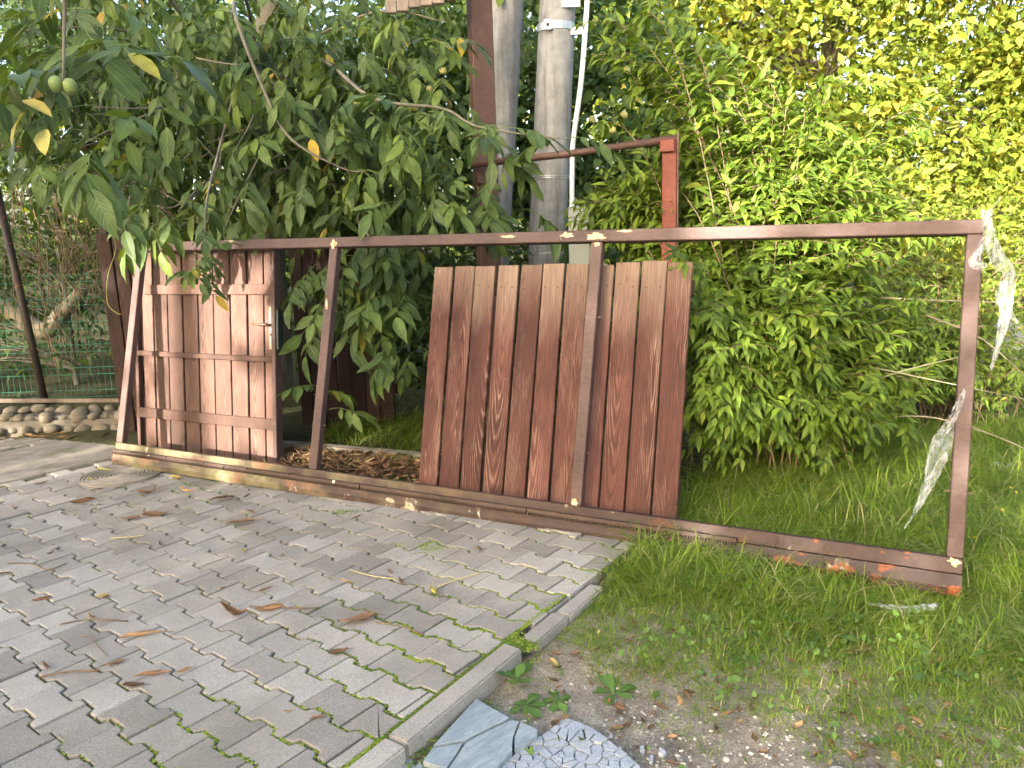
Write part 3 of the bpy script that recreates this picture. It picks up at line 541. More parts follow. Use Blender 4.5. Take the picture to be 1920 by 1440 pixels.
# ------------------------------------------------------------------ walnut tree
def ell(c, r, n): v = rdir(n)*rng.random((n, 1))**(1/2.2); return np.array(c)+v*np.array(r)
def branch(t, P, r0_, r1, name='branch', mat=BARK, n=7, k=6): Q = spline(P, k); put(name, mesh(name, *tube(Q, list(np.linspace(r0_, r1, len(Q))), n), mat, True), t); return Q
wt = thing('walnut_tree', 'walnut tree with long drooping compound leaves overhanging the door and gate', 'tree', (-2.4, 7.6, 0))
wt.location = (0, 0, 0)
put('trunk', mesh('trunk', *tube(spline([(-2.4, 7.7, -.1), (-2.35, 7.65, 1.2), (-2.2, 7.5, 2.4), (-2.0, 7.4, 4.2)]), [.17]*6+[.15]*6+[.12]*6+[.10], 12, True, .05), BARK, True), wt)
brs = [[(-2.2, 7.5, 2.3), (-1.95, 6.4, 3.3), (-1.675, 5.2, 2.95), (-1.53, 5.2, 2.463), (-1.385, 5.2, 2.163), (-1.07, 5.2, 1.97), (-.9, 5.1, 1.93)],
 [(-2.2, 7.5, 2.5), (-1.5, 6.4, 2.9), (-.804, 5.0, 2.36), (-.369, 4.9, 2.27), (-.142, 4.8, 2.14), (.36, 4.6, 2.03)], [(-2.3, 7.6, 1.9), (-1.8, 6.6, 2.2), (-1.1, 5.7, 1.75), (-.85, 5.1, 1.2), (-.8, 5.0, .95)],
 [(-2.2, 7.5, 2.6), (-2.3, 5.4, 3.3), (-1.6, 3.6, 2.9), (-1.47, 2.85, 2.45), (-1.475, 2.8, 2.28), (-1.512, 2.8, 2.05)], [(-2.3, 7.6, 2.2), (-2.8, 6.6, 2.4), (-3.2, 5.8, 2.2), (-3.3, 5.2, 1.95)],
 [(-2.35, 7.6, 1.6), (-2.4, 6.6, 2.0), (-2.2, 5.6, 1.85), (-2.1, 5.05, 1.72)], [(-3.53, 6.5, 2.36), (-3.0, 6.4, 2.42), (-2.4, 6.4, 2.5)], [(-2.2, 7.5, 3), (-3, 6.5, 3.2), (-3.9, 5.8, 3.0)], [(-2, 7.4, 3.2), (-1, 6.6, 3.3), (-.4, 6.2, 3.1)], [(-1.95, 6.4, 3.1), (-1.9, 5.4, 2.2), (-1.84, 4.85, 1.75), (-1.83, 4.75, 1.5)]]
for P in brs: branch(wt, P, .016 if len(P) > 4 else .012, .004)
for k in range(60):
    a = ell((-1.8, 6.0, 2.3), (1.6, .7, .7), 1)[0]; b_ = a+np.array([rng.normal(0, .35), rng.normal(-.2, .2), rng.normal(-.1, .3)]); branch(wt, [a, (a+b_)/2+rng.normal(0, .05, 3), b_], .007, .003, 'twig', BARK, 5, 4)
pts = np.concatenate([ell((-3.1, 6.1, 2.75), (1.3, .8, .75), 165), ell((-1.5, 6.1, 2.65), (1.15, .75, .75), 190), ell((-1.2, 5.75, 1.95), (.95, .5, .40), 130), ell((-.85, 5.15, 1.35), (.32, .25, .40), 34), ell((-.75, 5.1, .95), (.22, .2, .3), 14), ell((-1.05, 5.15, 1.30), (.36, .16, .30), 20), ell((-2.5, 5.7, 2.1), (.9, .4, .3), 34), ell((-1.2, 5.3, 1.25), (.22, .2, .3), 9),
  ell((-.45, 5.0, 2.22), (.42, .2, .18), 16), ell((.0, 4.85, 2.05), (.45, .16, .12), 12), ell((-.3, 5.0, 1.72), (.42, .22, .2), 20), ell((-1.62, 2.95, 2.08), (.40, .35, .30), 13), ell((-1.8, 3.3, 2.45), (.6, .5, .3), 12), ell((-2.15, 5.0, 1.72), (.35, .12, .10), 9), ell((-1.86, 4.80, 1.42), (.10, .06, .16), 12), ell((-.62, 5.2, 2.7), (.3, .3, .4), 10), ell((-.9, 5.5, 2.2), (.5, .3, .3), 24), ell((-1.25, 5.05, .45), (.1, .08, .12), 3)])
yaw = np.where(pts[:, 1] < 5.6, rng.normal(math.pi, .95, len(pts)), rng.uniform(0, 6.28, len(pts)))
yaw = np.where(rng.random(len(pts)) < .75, rng.normal(math.pi, .9, len(pts)), yaw); tilt = rng.normal(0, .3, len(pts)); sc = rng.uniform(.62, .98, len(pts)); sc[np.linalg.norm(pts-np.array([-1.86, 4.80, 1.42]), axis=1) < .24] *= .62
px, py, pz = proj(pts); seen = (px > -150) & (px < 2070) & (py > -120); order = np.argsort(pz+np.where(seen, 0, 100)); var = rng.integers(0, 8, len(pts))
for k in order[:300]:
    o = put('leaf', WME[var[k]], wt, tuple(pts[k]), (tilt[k], rng.normal(0, .25), yaw[k])); o.scale = (sc[k],)*3
left = order[300:]; extra = np.concatenate([ell((-2.3, 6.9, 3.2), (2.6, 1.0, .9), 300), ell((-2.0, 6.6, 2.2), (1.6, .6, .5), 70)]); ap = np.concatenate([pts[left], extra]); ay = rng.normal(math.pi, 1.2, len(ap)); av = rng.integers(0, 8, len(ap))
VV = []; LI = []; LT = []; AT = dict(rnd=[], lx=[], ly=[]); nv = 0
for v in range(8):
    m = av == v
    if not m.any(): continue
    V, (li, ls, lt), at = combine(WCOMP[v], ap[m], rotz(ay[m]), rng.uniform(.62, 1.0, m.sum()), rng.random(m.sum())*.93); VV.append(V); LI.append(li+nv); LT.append(lt); nv += len(V)
    for q in AT: AT[q].append(at[q])
lt = np.concatenate(LT); put('crown', mesh('crown', np.concatenate(VV), (np.concatenate(LI).astype(np.int32), np.concatenate([[0], np.cumsum(lt)[:-1]]).astype(np.int32), lt), G['walnut'], True, {q: np.concatenate(v) for q, v in AT.items()}), wt, kind='stuff')
nut_me = mesh('walnut_fruit', *rock((.026, .026, .029), 3), NUT, True)
for p in [(-1.537, 2.8, 2.047), (-1.494, 2.81, 2.040)]: put('walnut_fruit', nut_me, wt, p)
for k, p in enumerate([(-1.63, 2.75, 1.95), (-1.60, 2.8, 1.90), (-1.66, 2.8, 2.0)]):
    put('yellow_leaflet', mesh('yellow_leaflet', L_BIG['v']*.14, L_BIG['f'], G['yellow'], True, dict(rnd=np.zeros(len(L_BIG['v'])), lx=L_BIG['lx'], ly=L_BIG['ly'])), wt, p, (-.9+.3*k, .3, 2.4+.9*k))
# ------------------------------------------------------------------ leafy shrub on the right
def shoots(t, base, br, ends, mat, T, nlen=(.06, .10), sp=.042, bend=.35, twigs=5, twl=(.14, .32), keep=300, rs=.006, stemmat=TWIG, start=.35, lo=0.0):
    sb_ = MB(); LP = []; LA = []; LN = []; LS = []
    def along(Q, s0, sp, size):
        Q = np.array([tuple(q) for q in Q]); seg = np.linalg.norm(np.diff(Q, axis=0), axis=1); cum = np.concatenate([[0], np.cumsum(seg)]); L = cum[-1]; s = s0*L; k = 0
        while s < L:
            p = np.array([np.interp(s, cum, Q[:, a]) for a in range(3)]); q = np.array([np.interp(min(s+.02, L), cum, Q[:, a]) for a in range(3)]); tg = norm(q-p+1e-6) if s < L-.005 else norm(Q[-1]-Q[-2])
            side = norm(np.cross(tg, np.array([0, 0, 1.]))+1e-6); oth = np.cross(side, tg); w = side if k % 2 == 0 else oth*.8+side*.3
            for sg in (-1, 1):
                ax = tg*rng.uniform(.45, .9)+w*sg*rng.uniform(.7, 1)+np.array([0, -.12, -.28])*rng.uniform(.5, 1.4); LP.append(p); LA.append(ax); LN.append(np.array([rng.normal(0, .35), rng.normal(-.25, .35), 1.])); LS.append(size*rng.uniform(*nlen)/.08*.08*(1-.35*(s/L)**3))
            s += sp*rng.uniform(.7, 1.3); k += 1
        LP.append(Q[-1]); LA.append(norm(Q[-1]-Q[-2])+np.array([0, 0, -.2])); LN.append(np.array([0, -.3, 1.])); LS.append(nlen[0])
    for e in ends:
        b0 = np.array(base)+np.array([rng.normal(0, br), rng.normal(0, br), 0]); e = np.array(e); b0[2] = tz1(b0[0], b0[1])-.02; mid = b0*.45+e*.55; mid[2] = max(mid[2], e[2])+bend*rng.uniform(.1, 1); mid[:2] = b0[:2]*.6+e[:2]*.4+rng.normal(0, .08, 2)
        Q = bez(b0, mid, e, 12); sb_.add(tube(Q, list(np.linspace(rs, rs*.3, 13)), 5, False)); along(Q, start, sp, 1)
        for k in range(twigs):
            q = rng.uniform(.35, .97); i = int(q*12); p = np.array(Q[i]); dr = np.array(Q[min(i+1, 12)]-Q[max(i-1, 0)]); dv = norm(norm(dr)*.6+rdir(1)[0]*.8+np.array([0, -.15, .12])); l = rng.uniform(*twl); en = p+dv*l+np.array([0, 0, -.15*l])
            if en[2] < lo: continue
            TQ = bez(p, p+dv*l*.6, en, 5); sb_.add(tube(TQ, list(np.linspace(rs*.4, rs*.2, 6)), 4, False)); along(TQ, .15, sp*.9, .92)
    put('stems', sb_.mesh('stems', stemmat, True), t, kind='stuff')
    LP = np.array(LP); R = frames(np.array(LA), np.array(LN)); LS = np.array(LS); LS = LS*1.0; px, py, pz = proj(LP); vis = (px > 0) & (px < 1920) & (py > 0) & (py < 1440); o_ = np.argsort(pz+np.where(vis, 0, 50)); rd_ = rng.random(len(LP))*.96
    me = mesh('leaf', T['v'], T['f'], mat, True, dict(rnd=np.full(len(T['v']), .02), lx=T['lx'], ly=T['ly']))
    for k in o_[:keep]:
        m4 = Matrix([[*R[k][0]*LS[k], LP[k][0]], [*R[k][1]*LS[k], LP[k][1]], [*R[k][2]*LS[k], LP[k][2]], [0, 0, 0, 1]]); put('leaf', me, t, mat4=m4)
    k = o_[keep:]; leaves('crown', T, LP[k], R[k], LS[k], mat, t, rd_[k]); return len(LP)
sh = thing('leafy_shrub', 'large light green shrub with pointed leaves behind the right half of the gate', 'shrub', (0, 0, 0))
ends = np.concatenate([ell((1.35, 4.35, .85), (.45, .35, .45), 34), ell((2.05, 4.95, 1.45), (.70, .45, .55), 48), ell((.95, 5.50, 1.45), (.45, .16, .5), 28), ell((2.3, 5.0, .75), (.65, .4, .45), 22), ell((1.2, 5.7, 2.4), (.7, .3, .6), 22), ell((2.2, 5.4, 2.0), (.8, .4, .4), 30), ell((.60, 5.5, 1.72), (.22, .12, .22), 16), [(.52, 5.6, 2.9), (.9, 5.5, 2.9), (.66, 5.5, 2.65)], ell((1.15, 4.05, .45), (.25, .2, .15), 10), ell((.95, 4.0, 1.05), (.12, .1, .25), 6), ell((1.6, 4.65, .32), (.55, .3, .18), 26), ell((2.25, 4.75, .45), (.5, .35, .3), 24), ell((1.5, 4.25, .75), (.35, .2, .35), 18), ell((1.02, 3.85, .80), (.12, .10, .35), 13), ell((1.75, 4.35, .35), (.5, .2, .2), 16)])
ends[:, 2] = np.maximum(ends[:, 2], .12)
shoots(sh, (1.62, 4.78, -.1), .2, ends, G['shrub'], L_OV, (.075, .15), .05)
sh2 = thing('right_shrub', 'loose sunlit shrub with arching bare twigs beyond the right gate upright', 'shrub', (0, 0, 0))
shoots(sh2, (3.6, 6.3, -.1), .3, np.concatenate([ell((3.4, 5.9, .9), (.8, .6, .6), 26), ell((2.9, 5.6, .6), (.6, .4, .4), 16), ell((4.2, 6.3, 1.0), (.9, .6, .7), 24), ell((2.9, 5.3, .5), (.5, .4, .35), 24), ell((3.6, 5.6, .45), (.7, .4, .3), 20)]), G['shrub'], L_OV, (.06, .10), .06, .3, 3, keep=0)
for P in [[(2.0, 4.9, .66), (2.24, 4.6, .63), (2.5, 4.4, .58), (2.9, 4.15, .50)], [(2.1, 4.8, .45), (2.35, 4.55, .62), (2.6, 4.4, .72)], [(2.3, 4.7, .30), (2.5, 4.4, .36), (2.8, 4.1, .26), (2.95, 4.0, .12)], [(2.2, 4.9, 1.05), (2.7, 4.7, 1.02), (3.3, 4.5, 1.0)], [(2.5, 4.6, .95), (2.8, 4.5, .80), (3.1, 4.4, .5)]]: branch(sh2, P, .006, .002, 'bare_twig', PALE, 6, 5)
# ------------------------------------------------------------------ broadleaf trees
def tree(name, label, cat, base, top, blobs, mat, T, size, n, clump=.22, trunk=.12, group=None, fl=26, lean=(0, 0), barkm=BARK, nr=(0, -.5, .7), squash=.7):
    t = thing(name, label, cat, base, group=group); bx, by, bz = base
    put('trunk', mesh('trunk', *tube(spline([(0, 0, -.1), (lean[0]*.4, lean[1]*.4, top*.5), (lean[0], lean[1], top)], 5), list(np.linspace(trunk, trunk*.45, 11)), 9, True, .05), barkm, True), t)
    P = []; A = []; lb_ = MB(); tot = sum(b[6] if len(b) > 6 else b[3]*b[4]*b[5] for b in blobs)
    for b in blobs:
        c = np.array(b[:3])-np.array(base); r = np.array(b[3:6]); k = max(3, int(n/fl*(b[3]*b[4]*b[5])/tot)); v = rdir(k)*(.35+.65*rng.random((k, 1))**.5); cs = c+v*r
        for q in cs[:14]:
            s = np.array([lean[0]*.6, lean[1]*.6, min(top*.75, max(.2, q[2]-.3))]); lb_.add(tube(bez(s, (s+q)/2+np.array([0, 0, .2]), q, 5), list(np.linspace(trunk*.28, .006, 6)), 5, False))
        off_ = rng.normal(size=(k, fl, 3))*clump*np.array([1, 1, squash]); P.append((cs[:, None]+off_).reshape(-1, 3)); A.append((norm(v)[:, None]*.5+off_/clump*.5+rng.normal(size=(k, fl, 3))*.6).reshape(-1, 3))
    P = np.concatenate(P); A = np.concatenate(A); A[:, 2] -= .35; ok = P[:, 2]+bz > .05; P = P[ok]; A = A[ok]; NR = np.array(nr)+rng.normal(size=P.shape)*.55
    put('limbs', lb_.mesh('limbs', barkm, True), t, kind='stuff'); leaves('crown', T, P, frames(A, NR), (.6+.9*rng.random(len(P))**1.5)*size, mat, t); return t, P
qt, QP = tree('quince_tree', 'quince tree with round dark leaves and pale fruit behind the concrete poles', 'tree', (.3, 8.2, 0), 2.4, [(-.5, 7.5, 2.6, .9, .5, .9), (1.05, 7.4, 2.7, .9, .5, .8), (.3, 7.6, 1.7, 1.3, .4, .6), (.3, 8, 3.4, 1.6, .6, .6), (1.6, 7.5, 1.7, .7, .4, .7)], G['quince'], L_RND, .085, 11000, .16)
fme = mesh('quince_fruit', *rock((.034, .034, .038), 5), FRUIT, True)
for p in [(1.15, 6.85, 2.62), (1.28, 6.9, 2.72), (1.02, 6.8, 2.48), (.92, 6.8, 2.36), (1.5, 6.9, 2.9), (1.7, 6.95, 2.78), (1.05, 6.85, 2.85), (.75, 6.8, 2.45), (-.62, 6.9, 2.75), (-.75, 6.85, 2.6), (-.5, 6.9, 2.9), (1.62, 6.9, 2.55)]: put('quince_fruit', fme, qt, (p[0]-.3, p[1]-8.2, p[2]))
tree('maple_tree', 'tall yellow green tree in sun with a leaning trunk, upper right', 'tree', (4.2, 11.2, 0), 4.6, [(4.2, 11, 3.6, 1.6, .9, 1.3), (2.6, 10.8, 3.4, 1.3, .8, 1.2), (3.4, 10.6, 2.0, 1.6, .7, .9), (4.6, 11, 5.2, 2.2, 1, .9), (2.2, 11, 4.8, 1.6, 1, .8)], G['bgyel'], L_SIM, .15, 16000, .26, .12, 'sunlit trees in the background', lean=(.35, 0))
tree('maple_tree', 'broad yellow green sunlit tree filling the far right above the road', 'tree', (7.6, 12.2, 0), 4.6, [(6.6, 11.6, 2.9, 1.5, .9, 1.5), (8.4, 12, 3.1, 1.7, .9, 1.6), (7.4, 11.6, 4.6, 2.2, 1, 1.1), (6.2, 10.8, 1.7, 1.1, .7, .8), (5.4, 11, 2.6, .9, .7, 1.0)], G['bgyel'], L_SIM, .15, 15000, .28, .14, 'sunlit trees in the background')
tree('garden_bush', 'rounded yellow green bush beside the gravel road behind the right upright', 'bush', (5.0, 8.6, 0), 1.0, [(4.7, 8.3, 1.0, .7, .5, .6), (5.6, 8.4, 1.2, .8, .5, .8), (3.8, 8.4, 1.5, .8, .5, .7)], G['bgyel'], L_SIM, .085, 7000, .16, .04)
tree('dark_tree', 'dark green tree behind the walnut with bright gaps of sky, left', 'tree', (-5.2, 10.5, 0), 4.2, [(-5.6, 10.2, 3.2, 1.6, .8, 1.1), (-3.6, 10.0, 2.3, 1.4, .7, 1.1), (-2.6, 10.2, 3.6, 1.5, .7, .9), (-6.2, 9.6, 1.6, 1.2, .7, .9), (-4.5, 10.2, 1.6, 1.4, .6, .7), (-5, 10.5, 4.8, 2.2, .9, .8), (-4.2, 9.8, 3.5, 1.5, .7, .8)], G['bgdark'], L_SIM, .12, 24000, .25, .13, 'dark trees in the background')
tree('dark_tree', 'dark green tree behind the left of the gate top rail', 'tree', (-1.6, 9.8, 0), 3.6, [(-1.8, 9.4, 2.2, 1.4, .7, 1.1), (-.4, 9.3, 1.5, 1.3, .6, 1.2), (-1.4, 9.6, 3.6, 1.8, .8, .8), (-2.6, 8.8, 1.1, 1.1, .6, .9)], G['bgdark'], L_SIM, .10, 15000, .2, .11, 'dark trees in the background')
tree('dark_bush', 'dense dark bush in the shade behind the leaf litter and back kerb', 'bush', (-.4, 6.6, 0), .9, [(-.5, 6.5, .8, .75, .4, .6), (.2, 6.2, .7, .6, .3, .6), (.7, 6.0, .9, .4, .25, .6), (-1.1, 6.75, 1.2, .5, .25, .5)], G['bgdark'], L_OV, .09, 6000, .14, .03)
tree('vine_bush', 'tangled bush of vines and twigs behind the green wire fence', 'bush', (-4.3, 7.5, .15), 1.5, [(-4.8, 7.6, 1.5, .9, .4, .5), (-3.6, 7.3, 1.3, .4, .3, .7), (-5.6, 7.9, .9, 1.0, .4, .6), (-4.0, 7.2, .6, .6, .25, .3)], G['bgdark'], L_OV, .085, 2600, .18, .03)
vn = thing('hanging_vines', 'mass of thin hanging vine stems left of the dark boards', 'vines', (0, 0, 0)); vb = MB()
for k in range(120):
    x = rng.normal(-3.75, .45); y = rng.normal(7.0, .25); z = rng.uniform(1.3, 2.8); l = rng.uniform(.5, 2.0); P = [(x, y, z)]; 
    for q in range(5): P.append((P[-1][0]+rng.normal(.01, .06), P[-1][1]+rng.normal(0, .04), P[-1][2]-l/5*rng.uniform(.5, 1.2)))
    if P[-1][2] > .1: vb.add(tube(spline(P, 3), rng.uniform(.002, .0055), 4, False))
put('stems', vb.mesh('stems', TWIG, True), vn, kind='stuff')
tag(put('fallen_limb', mesh('fallen_limb', *tube(spline([(-6.2, 8.2, 1.45), (-5.3, 7.9, 1.1), (-4.65, 7.6, .74), (-4.3, 7.4, .92), (-4.0, 7.3, 1.15)]), list(np.linspace(.13, .05, 25)), 10, True, .05), PALE, True)), 'thick pale fallen limb behind the green wire fence', 'limb')
tag(put('curling_tendril', mesh('curling_tendril', *tube(spline([(-3.02, 6.0, 1.62), (-2.98, 5.95, 1.5), (-3.05, 5.92, 1.3), (-3.07, 5.9, 1.1), (-3.0, 5.88, 1.02), (-2.96, 5.87, 1.01)]), .003, 5), G['yellow'], True)), 'thin pale tendril curling over the dark boards', 'tendril')
# far wood all round
P = []; 
for k in range(900):
    a = rng.uniform(-1.25, 1.25); d = rng.uniform(17, 24); x = d*math.sin(a); y = d*math.cos(a); top = 5.4 if -10 < x < -3 else (7 if x > -3 else 5.0); P.append((x, y, rng.uniform(.2, top)))
P = np.array(P); P = (P[:, None]+rng.normal(size=(900, 22, 3))*np.array([.6, .6, .45])).reshape(-1, 3)
tag(leaves('far_wood', L_SIM, P, frames(rdir(len(P), -.4), rdir(len(P), .7)+np.array([0, -.5, 0])), rng.uniform(.22, .4, len(P)), G['bgyel']), 'far wood closing the view behind all the trees', 'wood')
# unseen trees added to block the sun, crowns cut to light door and shrub
LD = np.array([LX, LY]); CD = np.array([LY, -LX])
def behind(label, c0, tops, n, a0=-12.5):
    base = CD*c0+LD*a0; t = thing('unseen_shade_tree', label, 'tree', (base[0], base[1], 0), group='unseen shade trees behind the photographer')
    put('trunk', mesh('trunk', *tube([(0, 0, -.2), (.1, 0, 2.2), (0, .1, 5)], [.22, .18, .1], 10), BARK, True), t); PP = []
    for (c, z, rc, rz) in tops:
        v = rdir(n)*rng.random((n, 1))**(1/2.6); cc = c+v[:, 0]*rc; zz = z+v[:, 2]*rz; aa = a0+v[:, 1]*1.2; s = 2.7-aa; zg = zz-s*math.tan(SUN_EL)
        hole = (cc > -5.95) & (cc < -4.28) & (zg > -.05+.12*np.sin(cc*9)) & (zg < 1.72) & (rng.random(n) > .035); hole2 = (cc > -1.7) & (cc < .1) & (zg > -.6) & (zg < 1.75) & (rng.random(n) > .27)  # leaves dropped along the sun's path to the door, then to shrub and grass
        high = ((cc > -2.35) & (zg > 1.8)) | ((cc < -3.9) & (zg > 1.75) & (rng.random(n) < .45))
        ok = ~(hole | hole2 | high) & (zz > .3); q = CD*cc[ok][:, None]+LD*aa[ok][:, None]; PP.append(np.concatenate([q-base, zz[ok][:, None]], 1))
    PP = np.concatenate(PP); leaves('crown', L_SIM, PP, frames(rdir(len(PP), -.3), rdir(len(PP), .2)+np.array([*LD, 0])*.8), rng.uniform(.3, .5, len(PP)), G['bgdark'], t)
behind('unseen leafy shade tree behind the photographer, farthest left', -9.5, [(-9.5, 5, 4.0, 4.2), (-8, 7, 2.6, 3)], 2600)
behind('tall unseen leafy shade tree behind the photographer, second from the left', -5.2, [(-5.2, 4.6, 2.2, 3.8), (-5.0, 7.2, 2.4, 2.2)], 2600)
behind('unseen leafy shade tree behind the photographer, third from the left', -2.6, [(-2.7, 3.6, 1.9, 3.0), (-3.5, 5.6, 1.5, 1.9)], 2200)
behind('low unseen leafy shade tree behind the photographer, farthest right', .8, [(.9, 3.0, 2.6, 2.3), (4, 2.5, 2.6, 2.2), (-.6, 3.6, 1.6, 1.9)], 1600)
# ------------------------------------------------------------------ grass, weeds, moss, litter, gravel
def sk(x, y): return (x-KA[0])*KN[0]+(y-KA[1])*KN[1]
def grass(n, box, dens, hgt, per=9, tr=.022):
    m = n//per; cx = rng.uniform(box[0], box[1], m); cy = rng.uniform(box[2], box[3], m); ok = rng.random(m) < dens(cx, cy); cx, cy = cx[ok], cy[ok]; m = len(cx); th = rng.uniform(.55, 1.3, m); tl = rng.uniform(0, 6.28, m)
    ox = rng.normal(0, tr, (m, per)); oy = rng.normal(0, tr, (m, per)); x = (cx[:, None]+ox).ravel(); y = (cy[:, None]+oy).ravel(); h = hgt(x, y)*np.repeat(th, per)*rng.uniform(.4, 1.2, len(x)); z = tz(x, y)-.005
    a = np.arctan2(oy, ox).ravel()*.5+np.repeat(tl, per)*.5+rng.normal(0, .7, len(x)); ln = rng.uniform(.35, 1.0, len(x))**.8*1.9; a = np.where(sk(x, y) < .12, math.atan2(KN[1], KN[0])+rng.normal(0, .8, len(x)), a)
    ax = np.stack([np.cos(a), np.sin(a), np.zeros_like(a)], 1); R = np.stack([np.stack([-np.sin(a), np.cos(a), 0*a], 1), ax, np.stack([0*a, 0*a, 0*a+1], 1)], -1)
    return np.stack([x, y, z], 1), R, np.stack([rng.uniform(.0018, .0036, len(x))*(1+h*2), h*ln, h*(1.05-.36*ln)], 1)
gp = []
def d_right(x, y):
    s = sk(x, y); g = y-gatey(x); return (s > .06)*np.clip((.06+.94*sm(-1.42, -.78, g-.30*vnoise(x, y, 1.2)))*(.25+.75*np.maximum(sm(.06, .35, s), sm(2.75, 3.0, y))), 0, 1)*np.where(vnoise(x, y, 1.6) > -.55, 1, .5)
def h_right(x, y): g = y-gatey(x); return (.09*sm(-.55, -.3, g)*sm(.0, -.15, g)*sm(.3, .5, x)*sm(1.9, 1.3, x)+.05+.11*sm(-.9, -.2, g)+.13*sm(.0, .5, g))*(1+.35*vnoise(x, y, 2.2))
gp.append(grass(230000, (-.5, 4.2, 1.7, 5.4), d_right, h_right))
gp.append(grass(26000, (1.0, 9, 5.0, 9.5), lambda x, y: (x > .2*y-.2)*.8*(sk(x, y) > .3), lambda x, y: 0*x+.16))
gp.append(grass(9000, (-1.45, -.45, 5.15, 6.1), lambda x, y: (y > 5.62-.42*(x+1.7)-.03)*(.35+.65*sm(.4, -.3, vnoise(x, y, 1.5))), lambda x, y: 0*x+.17))
gp.append(grass(1200, (-1.0, -.55, 4.75, 5.2), lambda x, y: (np.hypot(x+.75, y-4.95) < .14)*1.0, lambda x, y: 0*x+.13))
P = np.concatenate([g[0] for g in gp]); R = np.concatenate([g[1] for g in gp]); S = np.concatenate([g[2] for g in gp])
tag(leaves('grass', BLADE, P, R, S, G['grass']), 'green grass growing along the gate and around the shrub', 'grass')
# clover like ground cover
n = 9000; x = rng.uniform(.0, 4.0, n); y = rng.uniform(2.0, 5.2, n); ok = rng.random(n) < d_right(x, y)*np.where(vnoise(x+3, y, 1.1) > .0, .8, .15); x, y = x[ok], y[ok]
tag(leaves('ground_cover', L_RND, np.stack([x, y, tz(x, y)+rng.uniform(.01, .09, len(x))], 1), frames(rdir(len(x)), rdir(len(x), 2.2)), rng.uniform(.014, .034, len(x)), G['weed']), 'small round leaved weeds among the grass', 'ground cover')
# rosettes
L_DAN = leaf_t(.13, (0, .45, .6, 1, 0), (0, .25, .5, .82, 1), .2, .35, .03, 4); L_PLA = leaf_t(.28, (0, .35, .95, .8, 0), (0, .3, .6, .85, 1), .15, .25)
def rosette(name, label, x, y, T, size, n, up, mat=None, group=None):
    t = thing(name, label, 'weed', (x, y, tz1(x, y)), group=group); me = mesh('leaf', T['v'], T['f'], G['weed'], True, dict(rnd=np.zeros(len(T['v'])), lx=T['lx'], ly=T['ly']))
    for k in range(n):
        a = 2*math.pi*k/n+random.gauss(0, .3); u_ = up*random.uniform(.5, 1.4); R = frames(np.array([math.cos(a), math.sin(a), u_]), np.array([-math.cos(a)*u_, -math.sin(a)*u_, 1.])); s = size*random.uniform(.65, 1.2)
        put('leaf', me, t, mat4=Matrix([[*R[0]*s, 0], [*R[1]*s, 0], [*R[2]*s, .005], [0, 0, 0, 1]]))
rosette('dandelion', 'tall pale dandelion rosette just in front of the gate beam', 1.12, 3.10, L_DAN, .20, 9, .9); rosette('dandelion', 'dandelion rosette in mid grass with one leaf standing upright', 1.19, 2.80, L_DAN, .17, 8, .8)
rosette('dandelion', 'bright dandelion rosette at the edge of the bare soil, right', 1.47, 2.52, L_DAN, .12, 10, .7); rosette('dandelion', 'flat dandelion rosette left of the shrubby grass tuft', .80, 2.68, L_DAN, .12, 8, .3)
rosette('plantain', 'plantain with upright leaves beside the long kerb stone', -.02, 2.47, L_PLA, .085, 7, .9); rosette('plantain', 'flat plantain between the slate slab and the grass', .01, 2.33, L_PLA, .065, 7, .25)
rosette('plantain', 'small flat plantain above the shattered granite', .12, 2.36, L_PLA, .06, 6, .2); rosette('plantain', 'broad plantain in the thin grass right of the granite', .32, 2.42, L_PLA, .10, 6, .3); rosette('plantain', 'small plantain squeezed between kerb and slate slab', -.185, 2.27, L_PLA, .04, 5, .6)
rosette('seedling', 'small light green weed growing against the lower gate beam', .62, 3.03, L_PLA, .06, 7, .8); rosette('seedling', 'tiny seedling on the bare soil near the gravel', 1.12, 2.16, L_RND, .03, 4, .3); rosette('seedling', 'tiny round leaved seedling at the lower right', 1.42, 2.24, L_RND, .035, 4, .4)
fl_me = mesh('petals', *(lambda V: (V, [[0, 1, 2], [0, 3, 4], [0, 5, 6], [0, 7, 8], [0, 9, 10]]))([(0, 0, 0)]+[(.011*math.cos(a+d), .011*math.sin(a+d), .003) for a in np.arange(5)*1.2566 for d in (-.5, .5)]), FLOWER)
for k, (x, y, h, lb_) in enumerate([(2.46, 3.70, .16, 'yellow buttercup flower right of the gate corner, lowest'), (2.62, 3.85, .2, 'yellow buttercup flower at the far right in the grass'), (2.69, 4.0, .18, 'yellow buttercup flower beside the right picture edge'), (2.15, 3.42, .12, 'single yellow flower just right of the rusty gate corner'), (2.3, 3.95, .17, 'yellow flower behind the right upright of the gate')]):
    t = thing('buttercup', lb_, 'flower', (x, y, tz1(x, y)), group='yellow flowers in the grass'); put('stem', mesh('stem', *tube([(0, 0, 0), (.01, 0, h*.6), (.005, -.01, h)], .0015, 4), G['weed']), t); put('petals', fl_me, t, (.005, -.01, h), (.7, 0, k))
